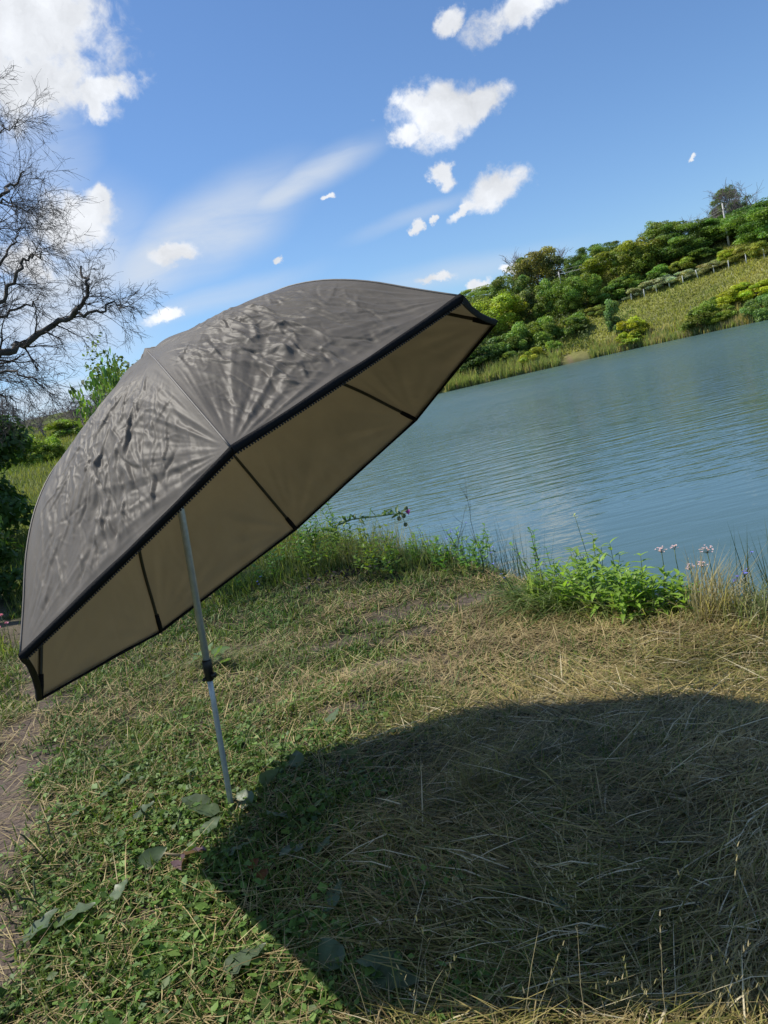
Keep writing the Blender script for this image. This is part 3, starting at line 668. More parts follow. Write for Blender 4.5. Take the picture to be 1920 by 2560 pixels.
far_list = [
    # skyline, left to right
    (185, 690, 610, 120, 'feather', (1.5, 1.5, 1.3), 'pale green far tree low on the skyline at the umbrella tip', 'broadleaf_tree', 'tree', 25),
    (262, 690, 592, 110, 'feather', (1.25, 1.3, 1.1), 'pale green far tree just left of the dark skyline tree', 'broadleaf_tree', 'tree', 25),
    (375, 730, 535, 165, 'round', (.85, .95, .9), 'dark green skyline tree left of the half-bare round tree', 'broadleaf_tree', 'tree', 4),
    (510, 640, 412, 215, 'round', (1.15, .92, 1.35), 'big round grey-green skyline tree with bare twigs on top', 'broadleaf_tree', 'tree', 6),
    (605, 600, 388, 170, 'bare', G, 'lilac-brown bare crown beside the big round grey-green skyline tree', 'bare_tree', 'tree', 10),
    (480, 600, 404, 170, 'bare', G, 'bare branches poking out of the big round grey-green tree', 'bare_tree', 'tree', 8),
    (715, 600, 438, 110, 'round', (.8, .95, .85), 'small dark green tree in the dip right of the bare crown', 'broadleaf_tree', 'tree', 6),
    (785, 570, 392, 120, 'feather', (.8, .95, .9), 'flat-topped airy tree on the skyline left of the maples', 'broadleaf_tree', 'tree', 12),
    (868, 560, 380, 120, 'feather', (.9, 1.0, .9), 'airy green treetop on the skyline above the broad maple', 'broadleaf_tree', 'tree', 12),
    (905, 590, 400, 250, 'round', (1.15, 1.12, .75), 'broad spreading maple with sunlit yellowish top in mid skyline', 'broadleaf_tree', 'tree', 2),
    (1020, 590, 358, 170, 'round', (1.2, 1.1, .7), 'tall maple with dark shaded foot, tallest of the maples', 'broadleaf_tree', 'tree', 2),
    (1125, 520, 272, 150, 'tall', (.85, .9, .8), 'pointed green treetop rising right of the tall maple', 'broadleaf_tree', 'tree', 6),
    (1045, 470, 305, 80, 'bare', G, 'small bare grey treetop above the tall maple', 'bare_tree', 'tree', 14),
    (1165, 510, 300, 170, 'feather', (.9, 1.0, .85), 'feathery green tree right of the pointed treetop', 'broadleaf_tree', 'tree', 3),
    (1255, 460, 240, 110, 'bare', G, 'purplish bare treetop left of the bigger bare skyline tree', 'bare_tree', 'tree', 16),
    (1255, 500, 300, 170, 'feather', (.72, .92, .75), 'feathery dark tree below the purplish bare treetop', 'broadleaf_tree', 'tree', 3),
    (1365, 460, 190, 130, 'bare', G, 'bare skyline tree just left of the tall utility pole', 'bare_tree', 'tree', 14),
    (1350, 485, 285, 170, 'feather', (.68, .92, .7), 'feathery dark green tree left of the tall utility pole', 'broadleaf_tree', 'tree', 8),
    (1500, 440, 190, 130, 'bare', G, 'bare tree directly behind the top of the utility pole', 'bare_tree', 'tree', 16),
    (1450, 460, 262, 170, 'feather', (.7, .95, .7), 'feathery green tree behind the foot of the utility pole', 'broadleaf_tree', 'tree', 10),
    (1480, 440, 95, 95, 'feather', (.75, .85, .85), 'tall thin dark tree standing above the utility pole', 'broadleaf_tree', 'tree', 18),
    (1570, 420, 150, 100, 'feather', (.6, .75, .7), 'dark narrow tree between the thin tree and the big bare tree', 'broadleaf_tree', 'tree', 18),
    (1610, 420, 30, 210, 'bare', G, 'big bare tree at the right end of the skyline', 'bare_tree', 'tree', 17),
    (1555, 430, 235, 190, 'feather', (.72, .98, .7), 'broad feathery green tree right of the utility pole', 'broadleaf_tree', 'tree', 9),
    (1665, 415, 195, 220, 'feather', (.75, 1.0, .7), 'broad feathery green tree at the right edge of the far wood', 'broadleaf_tree', 'tree', 4),
    (1790, 400, 150, 240, 'feather', (.75, 1.0, .7), 'feathery green tree cut off by the right picture edge', 'broadleaf_tree', 'tree', 4),
    # second row
    (295, 850, 645, 225, 'round', (1.75, 1.6, .75), 'bright yellow-green round tree right of the umbrella tip', 'broadleaf_tree', 'tree', 0),
    (165, 800, 690, 170, 'round', (.8, .95, .8), 'dark tree half hidden behind the umbrella tip', 'broadleaf_tree', 'tree', 8),
    (440, 780, 615, 120, 'bush', (1.05, .95, 1.2), 'grey-green thin tree between bright round tree and willow-like tree', 'broadleaf_tree', 'tree', 2),
    (560, 790, 575, 160, 'tall', (1.0, 1.1, .95), 'willow-like upright green tree in the middle of the wood', 'broadleaf_tree', 'tree', 2),
    (665, 770, 560, 140, 'round', (1.0, 1.1, .8), 'mid green tree below the small utility pole', 'broadleaf_tree', 'tree', 3),
    (750, 750, 545, 140, 'round', (.95, 1.1, .8), 'mid green tree left of the mossy slope top', 'broadleaf_tree', 'tree', 3),
    (860, 690, 585, 150, 'bush', (.75, .95, .8), 'dark round bush at the upper end of the fence row', 'bush', 'bush', 1),
    (950, 630, 540, 150, 'bush', (.9, 1.1, .9), 'green bush under the tall maple', 'bush', 'bush', 0),
    (620, 690, 600, 170, 'bush', (.8, .95, .75), 'dense green bush behind the willow-like tree', 'bush', 'bush', 6),
    # lower fringe
    (215, 1000, 850, 190, 'bush', (.5, .62, .6), 'deep dark bush in the shade under the bright round tree', 'bush', 'bush', 0),  # shade of the hollow under the tree put into this dark tint
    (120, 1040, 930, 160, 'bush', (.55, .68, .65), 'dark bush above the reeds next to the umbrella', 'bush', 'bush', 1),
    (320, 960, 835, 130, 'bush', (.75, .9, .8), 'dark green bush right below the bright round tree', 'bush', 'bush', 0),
    (415, 935, 775, 150, 'bush', (1.1, 1.2, 1.0), 'light green rounded bush left of the eroded bank', 'bush', 'bush', 0),
    (535, 900, 750, 160, 'bush', (1.1, 1.2, .9), 'light green spreading bush above the eroded bank', 'bush', 'bush', 0),
    (690, 835, 730, 130, 'bush', (.9, 1.0, .8), 'dark green bush at the left end of the meadow slope', 'bush', 'bush', 0),
    (580, 925, 865, 70, 'bush', (1.5, 1.6, 1.1), 'small fresh green bush near the eroded bank', 'bush', 'bush', 0),
    (470, 990, 905, 110, 'bush', (1.6, 1.35, .7), 'yellow-green bush at the reed edge left of the eroded bank', 'bush', 'bush', 0),
    (390, 985, 915, 120, 'bush', (1.0, 1.05, .85), 'green bush behind the reeds beside the yellow-green bush', 'bush', 'bush', 1),
    (800, 740, 690, 110, 'sage', (1.3, 1.2, 1.2), 'olive shrub at the top left of the meadow slope', 'bush', 'bush', 0),
    # meadow slope
    (895, 850, 672, 115, 'tall', (.85, 1.0, 1.25), 'lone dark silvery young tree on the meadow slope', 'broadleaf_tree', 'tree', 0),
    (985, 860, 748, 135, 'bush', (1.9, 1.6, .6), 'yellow-green bush right of the lone silvery tree', 'bush', 'bush', 0),
    (975, 890, 835, 110, 'bush', (1.5, 1.4, .7), 'low yellow-green shrub at the water below the silvery tree', 'bush', 'bush', 0),
    (1340, 810, 672, 160, 'bush', (1.0, 1.0, .65), 'dark olive bush on the shore right of the meadow middle', 'bush', 'bush', 0),
    (1430, 780, 690, 120, 'bush', (1.15, 1.1, .6), 'olive bush touching the yellow-green thicket on the slope', 'bush', 'bush', 0),
    (1440, 690, 625, 120, 'bush', (.9, 1.0, .7), 'dark end of the yellow-green thicket on the slope', 'bush', 'bush', 0),
    (1510, 680, 585, 150, 'bush', (1.9, 1.65, .6), 'yellow-green thicket bush in the middle of the right slope', 'bush', 'bush', 0),
    (1610, 655, 570, 160, 'bush', (1.9, 1.7, .65), 'yellow-green thicket bush near the right picture edge', 'bush', 'bush', 0),
    (1640, 770, 640, 150, 'bush', (.95, 1.15, 1.25), 'bluish green willow clump on the shore at the right edge', 'bush', 'bush', 0),
    # along the fence
    (1110, 575, 490, 140, 'bush', (.9, 1.15, .9), 'green bush behind the fence under the feathery trees', 'bush', 'bush', 0),
    (1225, 530, 455, 120, 'bush', (1.35, 1.25, .8), 'yellowish green bush behind the fence right of the maples', 'bush', 'bush', 0),
    (1340, 495, 400, 150, 'bush', (.8, .95, .85), 'dark green bush left of the utility pole foot', 'bush', 'bush', 3),
    (1462, 478, 408, 95, 'bush', (1.8, 1.6, .7), 'yellow-green bush at the foot of the tall utility pole', 'bush', 'bush', 0),
    (1555, 455, 378, 130, 'sage', (1.5, 1.2, 1.2), 'brownish olive shrub right of the utility pole foot', 'bush', 'bush', 0),
    (1640, 440, 360, 120, 'sage', (1.5, 1.35, 1.2), 'brownish olive shrub at the upper right edge', 'bush', 'bush', 0),
]
for (x, yb, yt, w, st, tint, lab, nm, cat, push) in far_list:
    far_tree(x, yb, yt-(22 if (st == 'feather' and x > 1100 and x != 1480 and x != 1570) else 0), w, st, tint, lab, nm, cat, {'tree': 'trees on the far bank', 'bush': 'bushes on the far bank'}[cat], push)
sage_lab = ['first grey-green sagebrush shrub at the left end of the fence', 'second grey-green sagebrush shrub along the fence from the left', 'third grey-green sagebrush shrub along the fence from the left',
            'fourth grey-green sagebrush shrub along the fence, palest one', 'fifth grey-green sagebrush shrub along the fence from the left', 'brownish sagebrush shrub near the right end of the fence', 'low brownish sagebrush shrub left of the yellow-green pole bush']
for i, (x, yb, yt, w) in enumerate([(985, 655, 600, 90), (1060, 620, 565, 100), (1130, 600, 540, 110), (1205, 575, 520, 120), (1290, 548, 500, 110), (1370, 520, 468, 110), (1425, 500, 455, 90)]):
    far_tree(x, yb, yt, w, 'sage', [(1.6, 1.35, 3.2), (1.85, 1.6, 4.2), (1.85, 1.6, 4.2), (2.15, 1.85, 5.0), (1.95, 1.65, 4.2), (1.7, 1.3, 2.6), (1.6, 1.25, 2.4)][i], sage_lab[i], 'sagebrush_shrub', 'shrub', 'sagebrush along the fence')

# ---- utility poles, wires, fence posts
def utility_pole(x, ytop, ybase, label, hide=0.0):
    P, _ = far_spot(x+ (ybase-ytop)*0, ybase); z = hz(P[0], P[1])
    dt = ray(*zpx(x-(ybase-ytop)*.19, ytop)); h = CAM_H+dt[2]*math.hypot(P[0], P[1])/math.hypot(dt[0], dt[1])-z
    o = thing('utility_pole', label, 'utility pole', (P[0], P[1], z), 'utility poles on the far hill')
    V, F = sweep(np.array([[0, 0, -.4], [0, 0, h*.5], [0, 0, h]]), [.20, .165, .12], 10); obj('shaft', mesh('shaft', V, F, M_concrete), o)
    ca = boxv((0, 0, h*.85), 1.7, .10, .12, np.array([[.8, .6, 0], [-.6, .8, 0], [0, 0, 1]])); obj('crossarm', mesh('crossarm', ca[0], ca[1], M_bark, smooth=False), o)
    tips = []
    for q in (-.75, .75, 0):
        c = np.array([q*.8, q*.6, h*.85+.06]) if q else np.array([0, 0, h])
        V, F = sweep(np.stack([c, c+[0, 0, .12], c+[0, 0, .2]]), [.03, .06, .04], 8); obj('insulator', mesh('insulator', V, F, M_blackplastic), o)
        tips.append(np.array([P[0], P[1], z])+c+[0, 0, .18])
    return tips
t1 = utility_pole(1463, 180, 395, 'tall pale concrete utility pole on the right of the far hill')
t2 = utility_pole(622, 525, 640, 'distant utility pole showing only its top among the trees')
for a, b, lab in ((t1[0], t2[0], 'lowest of the thin power wires between the two utility poles'), (t1[1], t2[1], 'middle one of the thin power wires between the two utility poles'), (t1[2], t2[2], 'topmost of the thin power wires between the two utility poles')):
    q = np.linspace(0, 1, 24)[:, None]; P = a*(1-q)+b*q; P[:, 2] -= (4*q*(1-q)*1.3)[:, 0]
    o0 = (a+b)/2
    V, F = sweep(P-o0, .018, 4, False); w_ = obj('power_wire', mesh('power_wire', V, F, M_concrete)); w_.location = o0; tag(w_, lab, 'wire', 'power wires')
posts = [(970, 665), (1036, 648), (1097, 625), (1162, 600), (1231, 578), (1306, 553), (1387, 525), (1462, 503), (1551, 476), (1643, 446)]
ordn = ['first', 'second', 'third', 'fourth', 'fifth', 'sixth', 'seventh', 'eighth', 'ninth', 'last']
rP = np.random.default_rng(2)
for i, (x, y) in enumerate(posts):
    P, _ = far_spot(x, y+8); z = hz(P[0], P[1]); h = rP.uniform(1.25, 1.55)
    V, F = sweep(np.array([[0, 0, -.3], [0, 0, h*.5], [0, 0, h-.05], [rP.normal()*.02, 0, h]]), [.085, .08, .075, .045], 6)
    o = obj('fence_post', mesh('fence_post', V, F, M_white, smooth=False)); o.location = (P[0], P[1], z); o.rotation_euler = (rP.normal()*.04, rP.normal()*.05, rP.uniform(0, 3))
    tag(o, f'{ordn[i]} white fence post from the left along the far slope' if i < 9 else 'white fence post nearest the right picture edge on the far slope', 'fence post', 'white fence posts on the far slope')

# ------------------------------------------------------------------ grass-like stuff
def blades(P, L, W, az, lean, curl, C, tipc=1.15, twist=None):
    """n curved blades, 5 vertices / 3 triangles each. lean: 0 upright .. 1 flat; curl bends the tip down further"""
    n = len(P); d = np.stack([np.cos(az), np.sin(az)], -1); e1 = lean*np.pi/2; e2 = np.minimum(e1+curl, np.pi*.62)
    tw = az+np.pi/2 if twist is None else az+np.pi/2+twist
    sd_ = np.stack([np.cos(tw), np.sin(tw), np.zeros(n)], -1)
    m1 = np.concatenate([d*np.sin(e1)[:, None], np.cos(e1)[:, None]], 1)*L[:, None]*.5
    m2 = np.concatenate([d*np.sin(e2)[:, None], np.cos(e2)[:, None]], 1)*L[:, None]*.5
    w = sd_*W[:, None]*.5; B = P+m1; T = B+m2
    T[:, 2] = np.maximum(T[:, 2], P[:, 2]+.002)
    V = np.stack([P-w, P+w, B-w*.8, B+w*.8, T], 1).reshape(-1, 3); i = (np.arange(n)*5)[:, None]
    F3 = np.concatenate([i+[[2, 3, 4]]]); F4 = i+[[0, 1, 3, 2]]
    cc = np.stack([C*.8, C*.8, C, C, C*tipc], 1).reshape(-1, 3)
    return V, [F3, F4], cc
# undergrowth that closes the gaps between the trees of the far wood
r = np.random.default_rng(33); xy = np.stack([r.uniform(-55, 120, 420000), r.uniform(75, 215, 420000)], -1); sdx = lake_sd(xy[:, 0], xy[:, 1])[0]; azx = np.degrees(np.arctan2(xy[:, 0], xy[:, 1]))
wood = np.where(azx < 16.5, sdx > 4.5+3*N2(xy[:, 0]*.2, xy[:, 1]*.2), sdx > 39+3*N2(xy[:, 0]*.2, xy[:, 1]*.2)) & (sdx < 75) & (azx < 36) & (azx > -16+3*N1(xy[:, 0]*.1, xy[:, 1]*.1))
mid_ = (azx >= 15) & (azx < 19) & (sdx > 4.5+(azx-15)*9); xy = xy[(wood & ~((azx >= 16.5) & (azx < 19))) | (mid_ & (sdx < 75))][:125000]; n = len(xy)
hgt = np.clip(1.4+1.6*fbm(N1, xy[:, 0]*.16, xy[:, 1]*.16, 3), .25, 3.6)*(1+1.7*sst(5.5, 2.5, np.degrees(np.arctan2(xy[:, 0], xy[:, 1]))))
P = np.c_[xy, height(xy[:, 0], xy[:, 1])+hgt*r.uniform(0, 1, n)**.6]
C = (np.array([.13, .18, .045])*(1+.5*fbm(N3, xy[:, 0]*.12, xy[:, 1]*.12, 2)[:, None]))*r.uniform(.7, 1.3, (n, 1))
Q, F = leaf_quads(P, np.tile([-.3, -.4, .8], (n, 1)), .24, r, .8)
struct(obj('undergrowth', mesh('undergrowth', Q, F, M_tall, np.repeat(C, 4, 0), smooth=False)), 'stuff')['label'] = 'green undergrowth between the trees of the far wood'
# reeds and cattails along the far shore, tufts over the far slope
r = np.random.default_rng(21)
pts = np.array(far_shore); seg = np.diff(pts, axis=0); sl = np.hypot(*seg.T); cum = np.concatenate([[0], np.cumsum(sl)])
n = 26000; t = r.uniform(0, cum[9], n); k = np.clip(np.searchsorted(cum, t)-1, 0, len(seg)-1); q = (t-cum[k])/sl[k]
nr_ = np.stack([-seg[k, 1], seg[k, 0]], -1)/sl[k][:, None]; nr_ *= np.where((nr_@np.array([.6, .8])) > 0, 1, -1)[:, None]
offs = r.gamma(2.0, .75, n)-.7
xy = pts[k]+seg[k]*q[:, None]+nr_*offs[:, None]
gapd = np.hypot((xy[:, 0]-35.4)/2.5, (xy[:, 1]-129)/3); clump = fbm(N2, xy[:, 0]*.35, xy[:, 1]*.35, 3)
tall = np.where(xy[:, 0] < 31, 1.0, np.where(xy[:, 0] > 46, .62, .72))
ok = (gapd > 1) & (clump+r.uniform(-.5, .5, n) > -.25); xy = xy[ok]; tall = tall[ok]; clump = clump[ok]; n = len(xy)
z = np.maximum(height(xy[:, 0], xy[:, 1]), WATER_Z-.15)
dry = (r.random(n) < (.22+.45*(xy[:, 0] > 40)*(clump > .05)))[:, None]
C = np.where(dry, np.array([.46, .38, .22]), np.array([.27, .33, .12]))*r.uniform(.7, 1.3, (n, 1))
V, F, C = blades(np.c_[xy, z], tall*r.uniform(1.3, 2.4, n), r.uniform(.06, .13, n), r.uniform(0, 6.28, n), np.abs(r.normal(0, .12, n)), r.uniform(0, .5, n), C)
struct(obj('reeds', mesh('reeds', V, F, M_tall, C, smooth=False)), 'stuff')['label'] = 'green and straw reeds along the far waterline'
xy = np.stack([r.uniform(-40, 120, 360000), r.uniform(70, 185, 360000)], -1); sdx = lake_sd(xy[:, 0], xy[:, 1])[0]
azx = np.arctan2(xy[:, 0], xy[:, 1]); xy = xy[(sdx > 1.2) & (sdx < 44) & (azx < .62) & (azx > -.25)][:105000]
gapd = np.hypot((xy[:, 0]-35.4)/2.0, (xy[:, 1]-129.0)/1.8); xy = xy[gapd > 1]; n = len(xy)
z = height(xy[:, 0], xy[:, 1]); hue = fbm(N1, xy[:, 0]*.12, xy[:, 1]*.12, 3)[:, None]
C = (np.array([.30, .31, .10])+hue*np.array([.09, .04, .0]))*r.uniform(.7, 1.3, (n, 1))
pale = (r.random(n) < .03)[:, None]; C = np.where(pale, np.array([.42, .42, .30]), C)
V, F, C = blades(np.c_[xy, z], r.uniform(.25, .6, n), r.uniform(.10, .22, n), r.uniform(0, 6.28, n), r.uniform(0, .45, n), r.uniform(0, .6, n), C)
struct(obj('slope_grass', mesh('slope_grass', V, F, M_tall, C, smooth=False)), 'stuff')['label'] = 'yellowish meadow grass over the far slope'

# ------------------------------------------------------------------ left bank: bare tree, bushes, thicket
def left_tree(px, pyb, pyt, wpx, style, tint, label, name='bush', cat='bush', group=None, push=0, k=None):
    return far_tree((px-950.5)/.4271, (pyb-362.9)/.4271, (pyt-362.9)/.4271, wpx/.4271, style, tint, label, name, cat, group, push, k, 6)
GL = 'bushes on the left bank'
left_tree(20, 1005, 922, 95, 'bush', (1.2, 1.3, .9), 'bright green bush under the thin bare trees at the left edge', group=GL)
left_tree(72, 1008, 945, 75, 'bush', (1.05, 1.15, .85), 'leafy bush in the meadow right of the bright green one', group=GL)
left_tree(112, 1000, 950, 60, 'bush', (1.4, 1.4, .8), 'small light green bush close to the umbrella edge', group=GL)
left_tree(150, 965, 930, 70, 'bush', (1.2, 1.3, .8), 'low green bush showing just above the umbrella side', group=GL, push=6)
left_tree(-30, 1010, 900, 90, 'bush', (.8, .95, .75), 'darker bush cut off by the left edge below the bare twigs', group=GL)
left_tree(42, 965, 822, 75, 'bare', G, 'thin bare tree with upright trunk in the left meadow', 'bare_tree', 'tree', 'bare trees on the left bank')
left_tree(68, 968, 848, 60, 'bare', G, 'smaller leaning bare tree beside the thin upright one', 'bare_tree', 'tree', 'bare trees on the left bank')
for i, (x, yb, yt, w, lab) in enumerate([(110, 955, 872, 80, 'leftmost grey bare shrub of the thicket on the left skyline'), (150, 945, 862, 85, 'grey bare shrub second from the left in the skyline thicket'),
        (190, 930, 845, 90, 'grey bare shrub third from the left in the skyline thicket'), (222, 920, 838, 80, 'grey bare shrub touching the umbrella on the left skyline'), (10, 985, 905, 90, 'grey bare shrub behind the bushes at the far left')]):
    left_tree(x, yb+18, yt, w*1.25, 'bare', G, lab, 'bare_shrub', 'shrub', 'bare thicket on the left skyline', push=8)
protos['sapling'] = [(crown_mesh('crown', 61+k, 'round', 330, .055, base=(.17, .29, .06)), trunk_mesh('trunk', 70+k, .9, .012, 14)) for k in range(2)]
left_tree(232, 985, 812, 72, 'sapling', (1, 1, 1), 'leafy green young tree peeking over the umbrella side', 'broadleaf_tree', 'tree', push=-8, k=0)
left_tree(292, 985, 762, 42, 'sapling', (1, 1, 1), 'green shoot just showing beside the umbrella crown', 'broadleaf_tree', 'tree', push=-8, k=1)
# big dark bush at the left edge, near enough to show its leaves
def near_bush(loc, w, h, n, leaf, seed, tint, label):
    r = np.random.default_rng(seed); nl = 60; V = []; Nn = []; C = []
    for k in range(nl):
        th = r.uniform(0, 6.28); z = r.uniform(.08, .88); q = r.uniform(.2, 1)**.5; wd_ = .42*math.sqrt(max(.05, 1-(max(z-.3, 0)/.66)**2)); rr = r.uniform(.09, .16)
        d = r.normal(size=(n//nl, 3)); d[:, 2] += .3; d /= np.linalg.norm(d, axis=1, keepdims=True)
        V.append((np.array([math.cos(th)*wd_*q, math.sin(th)*wd_*q, z])+d*rr*r.uniform(.5, 1.1, (n//nl, 1)))*[w, w, h]); Nn.append(d)
        C.append(np.array([.075, .125, .03])*r.uniform(.75, 1.25)*r.uniform(.8, 1.2, (n//nl, 1)))
    V = np.concatenate(V); Nn = np.concatenate(Nn); C = np.concatenate(C); ok = V[:, 2] > .03
    Q, F = leaf_quads(V[ok], Nn[ok]+[0, 0, .3], leaf, r, .6, .5)
    o = thing('bush', label, 'bush', loc, GL)
    c = obj('crown', mesh('crown', Q, F, M_leaf, np.repeat(C[ok], 4, 0), smooth=False), o); c.color = (*tint, 1)
    P0 = []; P1 = []; 
    for k in range(12):
        a = r.uniform(0, 6.28); P0.append((math.cos(a)*.1, math.sin(a)*.1, -.1)); P1.append((math.cos(a)*w*.3, math.sin(a)*w*.3, h*r.uniform(.5, .8)))
    V, F = tubes(P0, P1, np.full(12, .03), np.full(12, .008), 5); obj('stems', mesh('stems', V, F, M_bark), o)
    return o
near_bush((-7.35, 13.6, hz(-7.35, 13.6)-.05), 3.6, 3.0, 16000, .075, 5, (.8, .95, .8), 'large dark green leafy bush at the left picture edge')
near_bush((-5.75, 10.3, hz(-5.75, 10.3)-.05), 1.9, 1.35, 8000, .06, 6, (.75, .9, .75), 'lower dark bush in front of the large one at the left edge')
# bare tree reaching in from the left: trunk outside the picture, limbs through it
TB = np.array([-8.3, 9.8, 0]); TB[2] = hz(TB[0], TB[1])
def at_depth(px, py, y): d = ray(px, py); return CAM+d*(y/d[1])
limbs = [  # pixel polylines with the depth (metres ahead) of the limb, base radius, twig length
    ([(-230, 900), (-90, 822), (0, 770), (50, 742), (105, 708), (155, 684), (180, 652), (190, 610), (175, 575)], 9.6, .075, .42),
    ([(155, 684), (205, 676), (250, 655), (270, 664)], 9.5, .028, .34),
    ([(-200, 760), (-60, 700), (0, 660), (35, 600), (50, 565), (68, 552), (90, 545)], 9.9, .045, .5),
    ([(-220, 700), (-110, 560), (-50, 470), (0, 420), (30, 392), (52, 370)], 9.3, .045, .65),
    ([(-200, 560), (-110, 420), (-40, 330), (-5, 290), (20, 270)], 10.2, .035, .6),
    ([(-200, 420), (-110, 280), (-50, 205), (-15, 165)], 9.7, .035, .6),
    ([(-210, 830), (-80, 740), (10, 680), (60, 655), (85, 665)], 10.4, .04, .6),
    ([(-180, 870), (-60, 812), (20, 800), (70, 815), (95, 840)], 9.2, .030, .5),
    ([(-180, 930), (-70, 860), (0, 850), (40, 870)], 10.1, .025, .45),
    ([(-180, 650), (-70, 610), (0, 570), (35, 520), (45, 490)], 10.6, .035, .55),
    ([(-180, 500), (-90, 460), (-20, 440), (20, 435), (45, 450)], 9.0, .03, .55)]
tr = thing('bare_tree', 'big bare tree with drooping twigs reaching in from the left edge', 'tree', TB, 'bare trees on the left bank')
r = np.random.default_rng(44); T0, T1, TR0, TR1 = [], [], [], []
limb_segs = []; twl = []
for (pp, dep, rb_, tl) in limbs:
    P = np.array([at_depth(x, y, dep+.25*r.normal()) for x, y in pp])
    # refine
    t = np.linspace(0, len(P)-1, len(P)*4); P = np.stack([np.interp(t, np.arange(len(P)), P[:, c]) for c in range(3)], -1)
    P[1:-1] += r.normal(size=P[1:-1].shape)*.02
    Rr = .78*rb_*np.linspace(1, .20, len(P)); limb_segs.append((P, Rr)); twl.append(tl)
trunk_top = TB+np.array([.25, .1, 5.4])
tp = np.stack([TB+[0, 0, -.2], TB+[.05, 0, 1.2], TB+[.1, .05, 2.6], TB+[.2, .1, 4.0], trunk_top])-TB
V, F = sweep(tp, [.30, .22, .19, .15, .09], 10); obj('trunk', mesh('trunk', V, F, M_bark), tr)
for (P, Rr) in limb_segs:
    if P[0, 0] < -5.0:
        j = TB+np.array([.2, .08, np.clip(P[0, 2]-TB[2]-.9, 1.4, 5.2)]); mid = (j+P[0])/2+[0, 0, .1]
        P = np.concatenate([[j, mid], P]); Rr = np.concatenate([[Rr[0]*1.3, Rr[0]*1.15], Rr])
    V, F = sweep(P-TB, Rr, 7); obj('limb', mesh('limb', V, F, M_bark), tr)
roots = []
for (P, Rr), tl in zip(limb_segs, twl):
    for k in range(int(len(P)*.95)):
        i = r.integers(3, len(P)-1); d = P[i]-P[i-1]; d /= np.linalg.norm(d); a = np.cross(d, r.normal(size=3)); a /= np.linalg.norm(a)
        roots.append((P[i], d*.8+a*.65+np.array([.1, 0, .0]), tl*r.uniform(.6, 1.25), max(Rr[i]*.34, .005), 1))
P0, P1, R0, R1 = grow(9, dict(roots=roots, max=3, nch=(0, 6, 5), spread=.6, rmin=.0022), droop=.05)
keepm = np.linalg.norm(P1-P0, axis=1) > .002
V, F = tubes(P0[keepm]-TB, P1[keepm]-TB, R0[keepm], np.maximum(R1[keepm], .0014), 3); tw = obj('twigs', mesh('twigs', V, F, M_twig), tr); struct(tw, 'stuff')
print('twig segs', len(P0))

# ------------------------------------------------------------------ turf of the near bank
def scat(n, rmin, rmax, p, a0=-42, a1=33, seed=0):
    r = np.random.default_rng(seed); u = r.random(n); e = 2-p
    rr = (rmin**e+u*(rmax**e-rmin**e))**(1/e); az = np.radians(r.uniform(a0, a1, n))
    x = rr*np.sin(az); y = rr*np.cos(az); sd_ = lake_sd(x, y)[0]; ok = sd_ > .12
    return x[ok], y[ok], rr[ok], sd_[ok], r
def col_mix(a, b, t): return np.array(a)*(1-t[:, None])+np.array(b)*t[:, None]
long_zone = lambda x, y: sst(-.55, -.05, x+.35*fbm(N1, x*1.7, y*1.7, 2)-.12*np.clip(3.2-y, -1, 1))*sst(4.4, 3.5, y-.25*x)
# short green blades
x, y, rr, sd_, r = scat(190000, 1.15, 13, 1.45, seed=1)
keep = r.random(len(x)) < (1-.92*bare(x, y))*(1-.72*dryness(x, y))*(1-.45*long_zone(x, y)); x, y, rr = x[keep], y[keep], rr[keep]; n = len(x)
C = col_mix((.06, .14, .02), (.18, .22, .045), np.clip(.45+.45*fbm(N2, x*1.1, y*1.1, 2)+r.normal(0, .22, n), 0, 1))*r.uniform(.7, 1.25, (n, 1))
g_parts = [blades(np.c_[x, y, height(x, y)-.003], r.uniform(.025, .085, n)*(1+.05*rr), r.uniform(.0028, .005, n)*(1+.16*rr), r.uniform(0, 6.28, n), r.uniform(.1, .85, n), r.uniform(0, .9, n), C)]
V, F, C = join(g_parts); struct(obj('green_grass', mesh('green_grass', V, F, M_grass, C, smooth=False)), 'stuff')['label'] = 'short green grass blades on the near bank'
# dry straw litter
x, y, rr, sd_, r = scat(170000, 1.15, 9.5, 1.5, seed=2)
keep = r.random(len(x)) < (.16+.95*dryness(x, y)**1.3)*(1-.6*bare(x, y)); x, y, rr = x[keep], y[keep], rr[keep]; n = len(x)
C = col_mix((.22, .16, .07), (.50, .40, .20), np.clip(r.beta(2, 1.6, n), 0, 1))*1.15; C = np.where((r.random(n) < .18)[:, None], C*[.62, .55, .5], C)
V, F, C = blades(np.c_[x, y, height(x, y)+np.abs(r.normal(0, .014, n))], r.gamma(3.0, .034, n)+.03, r.uniform(.0018, .0034, n)*(1+.15*rr), r.uniform(0, 6.28, n), r.uniform(.80, 1.0, n), r.normal(0, .12, n), C, 1.0, r.normal(0, .4, n))
struct(obj('straw_litter', mesh('straw_litter', V, F, M_grass, C, smooth=False)), 'stuff')['label'] = 'dry cut straw littered over the near bank'
